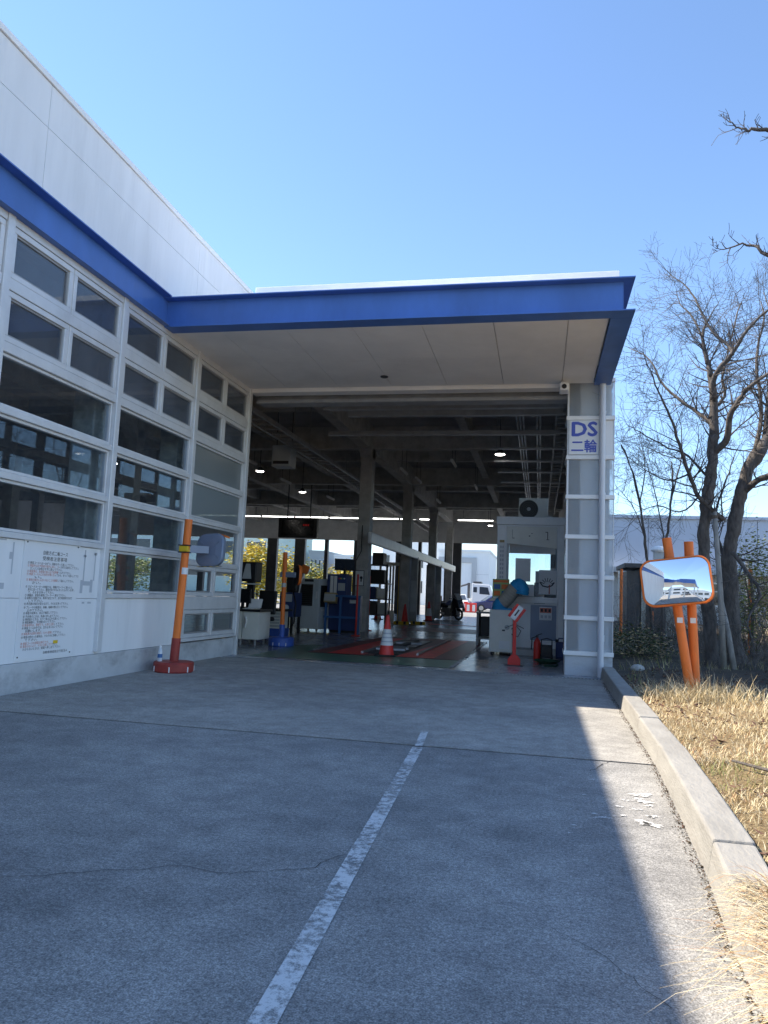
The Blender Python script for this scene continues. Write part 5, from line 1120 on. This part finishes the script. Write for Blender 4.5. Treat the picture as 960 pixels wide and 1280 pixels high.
# grit along the foot of the kerb
gt = MB()
for k in range(2600):
    y = 2.0+q.random()*9.5; x = kerb_x(y)-abs(q.gauss(0, 0.02))+0.004; s = q.uniform(0.001, 0.0035)*(2 if q.random() < 0.03 else 1)
    gt.use(q.choice(('earth0', 'earth0', 'stone', 'dead_leaf'))); gt.obox((x, y, 0.003+s*0.5), (s*2, s*1.6, s), Matrix.Rotation(q.random()*3, 3, 'Z'))
tag(gt.build('kerb_grit', None, None), 'dark grit and crumbs gathered along the kerb foot', 'grit', kind='stuff')
for p, lb_ in (((875, 905), None),):
    c = on_z(955, 968, 0.16); st_ = thing('fallen_stick', 'dark fallen stick lying in the dry grass', 'stick', (c.x, c.y, 0.15)); MB().tube([c+V((-0.12, 0.25, 0.02)), c+V((0, 0, 0.03)), c+V((0.3, -0.25, 0.02))], [0.008, 0.011, 0.012], 7).build('stick', 'bark', st_)
b = MB(); c = on_z(797, 836, 0.17)
for i in range(7):
    th = math.pi*i/6
    for k in range(12):
        a = 2*math.pi*k/12; r = 0.095*math.sin(th)*(1+0.2*noise.noise(V((math.cos(a)*2, math.sin(a)*2, th*2)))); b.v.append((c.x+r*math.cos(a)*1.15, c.y+r*math.sin(a), c.z+0.0+0.07*math.cos(th)))
for i in range(6):
    for k in range(12): b.face([i*12+k, i*12+(k+1) % 12, (i+1)*12+(k+1) % 12, (i+1)*12+k])
tag(b.build('boulder', 'stone', None, smooth=True), 'pale rounded stone lying in the shade beside the pillar', 'stone')
# support stakes leaning on the trees
for (a, c), lb_ in (((( 905, 842), (893, 640)), 'weathered grey stake propped against the straight tree'), (((918, 836), (900, 745)), 'short pale stake crossing at the foot of the stout tree')):
    A, Bq = on_y(*a, 13.6), on_y(*c, 13.9); A.z = 0.1; t = thing('support_stake', lb_, 'stake', A); MB().tube([A, A.lerp(Bq, 0.5)+V((0.02, 0, 0)), Bq], [0.05, 0.045, 0.04], 10).build('stake', 'pale_wood', t, smooth=True); MB().tube([Bq+V((0, 0, -0.12)), Bq+V((0, 0, -0.06))], 0.055, 10).build('rope_lashing', 'brush_twig', t)
# bare brush behind the trees (one mass of twigs)
bb = MB()
for k in range(60):
    x = 2.0+q.random()*7; y = 15.5+q.random()*8
    if on_z(770, 800).x > x: pass
    for j in range(6): grow(bb, (x+q.gauss(0, .15), y+q.gauss(0, .15), 0.1), (q.gauss(0, .5), q.gauss(0, .5), 1), q.uniform(0.7, 1.8), 0.009, 2, q, 4, 0.02, 0.28, (2, 3))
for k in range(14):
    x = 3.3+q.random()*2.2; y = 13.4+q.random()*1.6
    for j in range(5): grow(bb, (x+q.gauss(0, .1), y+q.gauss(0, .1), 0.1), (q.gauss(0, .6), q.gauss(0, .6), 1), q.uniform(0.5, 1.3), 0.007, 2, q, 4, 0.0, 0.3, (2, 3))
tag(bb.build('undergrowth', 'brush_twig', None), 'tangled bare brushwood filling the ground behind the trees', 'brushwood', kind='stuff')
def leafy(name, label, cat, c, rx, ry, rz, nl, ls, mats, seed, trunk=None, group=None):
    q = random.Random(seed); t = thing(name, label, cat, (c[0], c[1], 0), group); b = MB(); clumps = []
    for k in range(26):
        a, e, r = q.random()*6.28, q.uniform(-1, 1), q.random()**0.5
        clumps.append((c[0]+rx*r*math.cos(a)*math.sqrt(1-e*e*0.8), c[1]+ry*r*math.sin(a)*math.sqrt(1-e*e*0.8), c[2]+rz*e*0.85, q.uniform(0.22, 0.42)))
    for k in range(nl):
        cx, cy, cz, s = q.choice(clumps); p = V((cx+q.gauss(0, rx*s), cy+q.gauss(0, ry*s), max(0.05, cz+q.gauss(0, rz*s)))); M = Matrix.Rotation(q.random()*6.28, 3, 'Z') @ Matrix.Rotation(q.uniform(-1.2, 1.2), 3, 'X'); l = ls*q.uniform(0.6, 1.3)
        b.use(q.choice(mats)); b.add([p+M @ V(v)*l for v in ((-1, 0, 0), (0, 0.5, 0.1), (1, 0, 0), (0, -0.5, 0.1))], [(0, 1, 2, 3)])
    b.build('crown', None, t)
    tb = MB(); tb.tube([(c[0], c[1], 0), (c[0]+0.05, c[1], c[2]-rz*0.3), (c[0], c[1], c[2]+rz*0.4)], [trunk or 0.08, (trunk or 0.08)*0.7, 0.02], 8); tb.build('trunk', 'bark', t)
    for k in range(6): 
        x, y, z, s = clumps[k]; MB().tube([(c[0], c[1], c[2]-rz*0.5), (x, y, z)], [(trunk or 0.08)*0.5, 0.01], 5).build('limb', 'bark', t)
    return t
p = on_y(938, 738, 17.0); leafy('evergreen_shrub', 'bushy green shrub catching sun behind the stout tree', 'shrub', (p.x, p.y, 1.55), 0.55, 0.6, 0.85, 4200, 0.032, ['leaf_green', 'leaf_green', 'leaf_olive'], 3, 0.04)
p = on_y(790, 815, 15.5); leafy('low_bush', 'low dark bush growing against the flank of the hall', 'shrub', (p.x+0.1, p.y, 0.35), 0.7, 1.0, 0.35, 3500, 0.028, ['leaf_dark', 'leaf_dark', 'straw1'], 8, 0.03)
# orange marker poles among the brush
for (x, y0, y1, Y), lb_ in (((777, 712, 790, 24), 'tall orange marker pole beside the concrete shed'), ((815, 765, 795, 22.5), 'short orange marker pole in the dark brush'), ((938, 712, 800, 18), 'orange marker pole beside the green shrub')):
    a, c = on_y(x, y0, Y), on_y(x-1, y1, Y); a.z = max(a.z, 0.9); t = thing('marker_pole', lb_, 'pole', (c.x, c.y, 0.1)); MB().tube([(c.x, c.y, 0.05), a], 0.045, 12).build('pole', 'orange', t, smooth=50); MB().lathe([(0.048, a.z-0.02), (0.03, a.z+0.02)], (a.x, a.y, 0), 12).build('cap', 'orange', t)
# concrete shed
p0, p1 = on_y(784, 703, 26), on_y(842, 703, 26)
sh = thing('concrete_shed', 'small concrete shed with dark flat roof behind the brush', 'shed', (p0.x, 26, 0))
bx('wall', 'old_concrete', sh, p0.x+0.45, p1.x, 26, 28.5, 0, 2.35); bx('wing_wall', 'dark_steel', sh, p0.x, p0.x+0.42, 26.1, 28.4, 0, 2.25); bx('roof', 'dark_steel', sh, p0.x-0.1, p1.x+0.12, 25.85, 28.65, 2.36, 2.5)
bx('door', 'dark_steel', sh, p0.x+0.6, p0.x+1.2, 25.97, 25.999, 0.1, 1.9); bx('gutter', 'dark_steel', sh, p0.x+0.45, p1.x, 25.75, 25.84, 2.28, 2.36)
vt = bx('roof_vent', 'light_grey', sh, p0.x+0.95, p0.x+1.25, 26.6, 26.9, 2.5, 2.95); MB().lathe([(0.22, 2.95), (0.26, 3.02), (0.2, 3.12), (0.02, 3.16)], (p0.x+1.1, 26.75, 0), 14).build('vent_cap', 'white_metal', vt)
# factory along the right background
FY = 46.5
fx0 = on_y(745, 648, FY).x; fz = on_y(860, 649, FY).z
fa = thing('factory_building', 'long pale blue-grey factory building behind the bare trees', 'building', (fx0, FY, 0))
k = 0; x = fx0
while x < fx0+44:
    bx('siding_panel', 'factory_wall', fa, x+0.01, x+2.98, FY, FY+0.3, 3.3, fz, 0.0); x += 3
bx('roof_edge', 'factory_wall', fa, fx0-0.2, fx0+45.2, FY-0.15, FY+20, fz, fz+0.18)
bx('body', 'grey_wall', fa, fx0, fx0+45, FY+0.31, FY+20, 0, fz-0.01)
bx('ledge', 'grey_wall', fa, fx0-0.3, fx0+45.3, FY-0.9, FY+0.29, 3.0, 3.29)
bx('lower_wall', 'grey_wall', fa, fx0, fx0+45, FY, FY+0.3, 0, 2.99)
for k in range(12):
    o = bx('window', 'aluminium', fa, fx0+2+k*3.4, fx0+4.4+k*3.4, FY-0.06, FY-0.001, 1.2, 2.6); bx('pane', 'window_dark', o, fx0+2.1+k*3.4, fx0+4.3+k*3.4, FY-0.08, FY-0.061, 1.3, 2.5)
    bx('downpipe', 'galvanised', fa, fx0+1.2+k*6.8, fx0+1.35+k*6.8, FY-1.05, FY-0.91, 0, 3.2)
p = on_y(936, 700, 30); mp_ = thing('steel_post', 'galvanised steel post with a cap standing before the factory', 'post', (p.x, 30, 0)); MB().tube([(p.x, 30, 0), (p.x, 30, 2.9)], 0.11, 14).build('post', 'galvanised', mp_, smooth=50); MB().lathe([(0.13, 2.88), (0.13, 2.96), (0.02, 3.0)], (p.x, 30, 0), 14).build('cap', 'galvanised', mp_)
fe_ = thing('boundary_fence', 'grey steel boundary fence running below the factory wall', 'fence', (10, 32, 0))
for k in range(14): bx('post', 'galvanised', fe_, 4.5+k*2, 4.56+k*2, 34, 34.06, 0, 1.9)
for z in (0.3, 1.0, 1.8): bx('rail', 'galvanised', fe_, 4.5, 30.6, 33.96, 33.999, z, z+0.05)

# ------------------------------------------------------------------ the yard beyond the far exit
def building(name, label, x0, x1, y0, dep, h, wall, wins, parapet=0.3, pane='window_dark'):
    t = thing(name, label, 'building', ((x0+x1)/2, y0, 0)); bx('wall', wall, t, x0, x1, y0, y0+dep, 0, h); bx('parapet', wall, t, x0-0.1, x1+0.1, y0-0.1, y0+dep+0.1, h, h+parapet)
    for a, c, z0, z1 in wins: o = bx('window', 'aluminium', t, a-0.08, c+0.08, y0-0.06, y0-0.001, z0-0.08, z1+0.08); bx('pane', pane, o, a, c, y0-0.075, y0-0.061, z0, z1)
    return t
Y = 84; xl, xr = on_y(566, 690, Y).x, on_y(612, 690, Y).x; hh = on_y(590, 690, Y).z
wbd = building('warehouse', 'white warehouse with a grey framed door seen through the far exit', xl-1.5, xr, Y, 14, hh, 'white_wall', [], 0.25)
d0, d1, dz = on_y(575, 700, Y).x-2.4, on_y(590, 700, Y).x, on_y(590, 697, Y).z
dfr = MB().box(d1, d1+0.5, Y-0.2, Y-0.001, 0, dz).box(d0, d1, Y-0.2, Y-0.001, dz-0.6, dz).build('door_surround', 'grey_wall', wbd); bx('door', 'white_wall', wbd, d0, d1-0.01, Y-0.06, Y-0.001, 0, dz-0.61)
for z in (hh*0.35, hh*0.6): bx('panel_joint', 'grey_wall', wbd, d1+0.51, xr-0.01, Y-0.012, Y-0.001, z, z+0.03)
building('office_block', 'pale green glazed office block behind the yellow tree', on_y(60, 700, 112).x, on_y(342, 700, 112).x, 112, 20, 22, 'greenish_wall', [(on_y(342, 700, 112).x-4.6-5*i, on_y(342, 700, 112).x-1.4-5*i, 3+3.6*j, 5+3.6*j) for i in range(6) for j in range(5)])
building('apartment_block', 'grey apartment block with narrow windows behind the olive trees', on_y(386, 700, 125).x, on_y(407, 692, 125).x, 125, 12, on_y(395, 690, 125).z, 'grey_wall', [(on_y(389+5*i, 700, 125).x, on_y(391+5*i, 700, 125).x, 2.5+j*2.4, 4.2+j*2.4) for i in range(4) for j in range(2)])
building('low_hall', 'low white hall with flat roof on the far side of the yard', on_y(418, 700, 120).x, on_y(470, 700, 120).x, 120, 15, on_y(440, 696, 120).z, 'white_wall', [(on_y(424+8*i, 700, 120).x, on_y(428+8*i, 700, 120).x, 2, 3.6) for i in range(4)])
building('side_office', 'white two-storey building with dark windows beyond the gate frame', on_y(478, 700, 95).x, on_y(560, 700, 95).x, 95, 12, 8.5, 'white_wall', [(on_y(482+14*i, 700, 95).x, on_y(487+14*i, 700, 95).x, 1.5+3.2*j, 3+3.2*j) for i in range(5) for j in range(2)])
p = on_y(330, 720, 62); leafy('yellow_tree', 'round bright yellow leaved tree seen through the left openings', 'tree', (p.x-0.6, 62, 2.7), 2.4, 2.0, 1.9, 5200, 0.16, ['leaf_yellow', 'leaf_yellow', 'leaf_olive'], 41, 0.14)
p = on_y(360, 720, 66); leafy('yellow_tree', 'smaller yellow tree with ragged crown next to the round one', 'tree', (p.x, 66, 2.3), 1.4, 1.4, 1.6, 2400, 0.16, ['leaf_yellow', 'leaf_olive'], 43, 0.1)
p = on_y(395, 735, 70); leafy('olive_tree', 'dull olive green tree before the apartment block', 'tree', (p.x, 70, 1.9), 1.6, 1.6, 1.5, 2600, 0.16, ['leaf_green', 'leaf_olive'], 47, 0.1)
p = on_y(428, 735, 68); leafy('olive_tree', 'yellowing olive tree before the low white hall', 'tree', (p.x, 68, 2.0), 1.9, 1.6, 1.5, 2800, 0.16, ['leaf_olive', 'leaf_yellow'], 53, 0.1)
p = on_y(160, 720, 75); leafy('pale_tree', 'pale green tree before the office block, seen through the wing windows', 'tree', (p.x, 75, 2.2), 3.2, 2, 1.8, 3000, 0.18, ['leaf_green', 'leaf_olive'], 59, 0.12)

def car(label, x, y, ang, paint, kind='sedan', group=None):
    t = thing('parked_car', label, 'car', (x, y, 0), group); Mx = Matrix.Rotation(ang, 3, 'Z')
    w = lambda a, b, z: tuple(V((x, y, 0))+Mx @ V((a, b, z)))
    lo_ = [(-2.1, 0.35), (-1.75, 0.28), (1.75, 0.28), (2.15, 0.4), (2.1, 0.72), (1.0, 0.92), (-1.95, 0.95), (-2.15, 0.75)]
    MB().prism(lo_, lambda a, z: w(a, -0.82, z), lambda a, z: w(a, 0.82, z)).build('body', paint, t, 0.06)
    up_ = [(-2.0, 0.93), (1.0, 0.9), (0.3, 1.4), (-1.5, 1.44)] if kind == 'wagon' else [(-1.7, 0.93), (1.0, 0.9), (0.3, 1.38), (-1.0, 1.4)]
    co = MB().prism(up_, lambda a, z: w(a, -0.72, z), lambda a, z: w(a, 0.72, z)).build('cabin', paint, t, 0.05)
    bk = up_[3][0]; bb0 = up_[0][0]
    for s in (-1, 1):
        for a0, a1 in ((bb0+0.4, -0.45), (-0.35, 0.55)):
            zt = 1.3; vs_ = [w(a0, s*0.735, 0.98), w(a1+0.15, s*0.735, 0.98), w(a1 if a1 < 0 else 0.25, s*0.728, zt), w(max(a0+0.25, bk+0.15) if a0 < -0.5 else a0, s*0.728, zt)]
            MB().add(vs_, [(0, 1, 2, 3)]).build('side_window', 'window_dark', co)
        MB().obox(w(-2.1, s*0.62, 0.75), (0.12, 0.3, 0.16), Mx).build('tail_light', 'tail_red', t, 0.01); MB().obox(w(2.02, s*0.6, 0.66), (0.16, 0.34, 0.13), Mx).build('headlight', 'paper', t, 0.01)
    MB().add([w(0.98, -0.66, 0.95), w(0.98, 0.66, 0.95), w(0.4, 0.62, 1.35), w(0.4, -0.62, 1.35)], [(0, 1, 2, 3)]).build('windscreen', 'window_dark', co)
    MB().add([w(bb0-0.03, -0.66, 1.0), w(bb0-0.03, 0.66, 1.0), w(bk-0.08, 0.62, 1.35), w(bk-0.08, -0.62, 1.35)], [(0, 1, 2, 3)]).build('rear_window', 'window_dark', co)
    for a in (-1.3, 1.35):
        for s in (-1, 1):
            c0, c1 = V(w(a, s*0.62, 0.31)), V(w(a, s*0.84, 0.31)); o = MB().tube([c0, c1], 0.31, 18).build('tyre', 'rubber', t, smooth=40); MB().tube([c1, c1+(c1-c0).normalized()*0.01], 0.2, 14).build('rim', 'galvanised', o)
    return t
p = on_y(617, 760, 66); car('dark blue estate car parked outside the far exit', p.x, 66, R(200), 'car_blue', 'wagon')
p = on_y(576, 765, 62); car('white car partly hidden behind the motorcycle outside the far exit', p.x-0.4, 62, R(100), 'car_white')
tk = thing('recovery_truck', 'white truck cab with a crane frame beyond the blue estate car', 'truck', (on_y(600, 760, 74).x, 74, 0)); tx = on_y(590, 760, 74).x
MB().prism([(0, 0.75), (1.9, 0.75), (2.05, 1.5), (1.75, 2.45), (0, 2.55)], lambda a, z: (tx+a, 73.2, z), lambda a, z: (tx+a, 75.1, z)).build('cab', 'car_white', tk, 0.05)
MB().add([(tx+0.75, 73.18, 1.55), (tx+1.75, 73.18, 1.5), (tx+1.55, 73.18, 2.2), (tx+0.75, 73.18, 2.25)], [(0, 1, 2, 3)]).build('side_window', 'window_dark', tk); MB().add([(tx+0.15, 73.18, 1.7), (tx+0.5, 73.18, 1.7), (tx+0.5, 73.18, 2.2), (tx+0.15, 73.18, 2.2)], [(0, 1, 2, 3)]).build('side_window', 'window_dark', tk)
bx('roof_lamp', 'dark_steel', tk, tx+0.1, tx+0.9, 73.4, 74.9, 2.58, 2.75, 0.03); bx('chassis', 'dark_steel', tk, tx-4, tx+1.8, 73.5, 74.8, 0.5, 0.74); bx('deck', 'car_white', tk, tx-4, tx-0.2, 73.2, 75.1, 0.75, 1.1, 0.02)
bx('crane_post', 'dark_steel', tk, tx-0.5, tx-0.25, 74, 74.3, 1.1, 2.6); MB().tube([(tx-0.4, 74.1, 2.5), (tx-2.5, 74.1, 1.8)], 0.09, 8).build('boom', 'dark_steel', tk)
for a in (-3.2, 1.1):
    for y in (73.25, 74.8): o = MB().tube([(tx+a, y, 0.45), (tx+a, y+0.25, 0.45)], 0.45, 18).build('tyre', 'rubber', tk, smooth=40); MB().tube([(tx+a, y-0.01, 0.45), (tx+a, y+0.26, 0.45)], 0.25, 12).build('rim', 'galvanised', o)
for i, x in enumerate((585, 592)):
    p = on_y(x, 770, 60); t = thing('barrier', ['red and white water barrier outside the far exit beside the white car', 'red and white water barrier outside the far exit before the truck'][i], 'barrier', (p.x, 60, 0))
    MB().prism([(-0.2, 0), (0.2, 0), (0.17, 0.25), (0.1, 0.75), (-0.1, 0.75), (-0.17, 0.25)], lambda u, z: (p.x-0.22, 60+u, z), lambda u, z: (p.x+0.22, 60+u, z)).build('body', 'cone_red', t, 0.02); bx('white_panel', 'paper', t, p.x-0.1, p.x+0.12, 59.8, 59.829, 0.1, 0.6)

# ------------------------------------------------------------------ behind the camera: what the roadside mirror shows
cp_ = thing('entrance_canopy', 'blue edged entrance canopy on slim white posts, seen in the roadside mirror', 'canopy', (-3.5, -8, 0))
bx('slab', 'white_metal', cp_, -8.0, 0.2, -12.5, -5.3, 4.3, 4.5); bx('fascia', 'blue_paint', cp_, -8.0, 0.25, -5.28, -5.22, 4.25, 4.7); bx('fascia', 'blue_paint', cp_, 0.21, 0.27, -12.5, -5.29, 4.25, 4.7)
for x, yy in ((-3.6, -5.7), (-0.1, -5.7), (-3.6, -12), (-0.1, -12)): MB().tube([(x, yy, 0), (x, yy, 4.3)], 0.11, 14).build('post', 'white_metal', cp_, smooth=50)
building('rear_office', 'long white office with a band of dark windows, seen in the roadside mirror', -34, 8, -62, 12, 7.5, 'white_wall', [])
ro = bpy.data.objects['rear_office']
for k in range(11):
    for z in (1.4, 4.6): o = bx('window', 'aluminium', ro, -32+k*3.6, -29.2+k*3.6, -49.999, -49.94, z, z+1.6); bx('pane', 'window_dark', o, -31.9+k*3.6, -29.3+k*3.6, -49.939, -49.92, z+0.1, z+1.5)
for i, (x, y, a, pm, lb_) in enumerate(((-9, -36, 95, 'car_black', 'black car parked by the rear office, seen in the roadside mirror'), (-6.0, -37, 88, 'car_silver', 'silver car parked by the rear office, seen in the roadside mirror'), (-3.0, -36.5, 92, 'car_white', 'white car parked by the rear office, seen in the roadside mirror'), (-0.2, -37, 90, 'car_blue', 'blue car parked by the rear office, seen in the roadside mirror'))): car(lb_, x, y, R(a), pm)
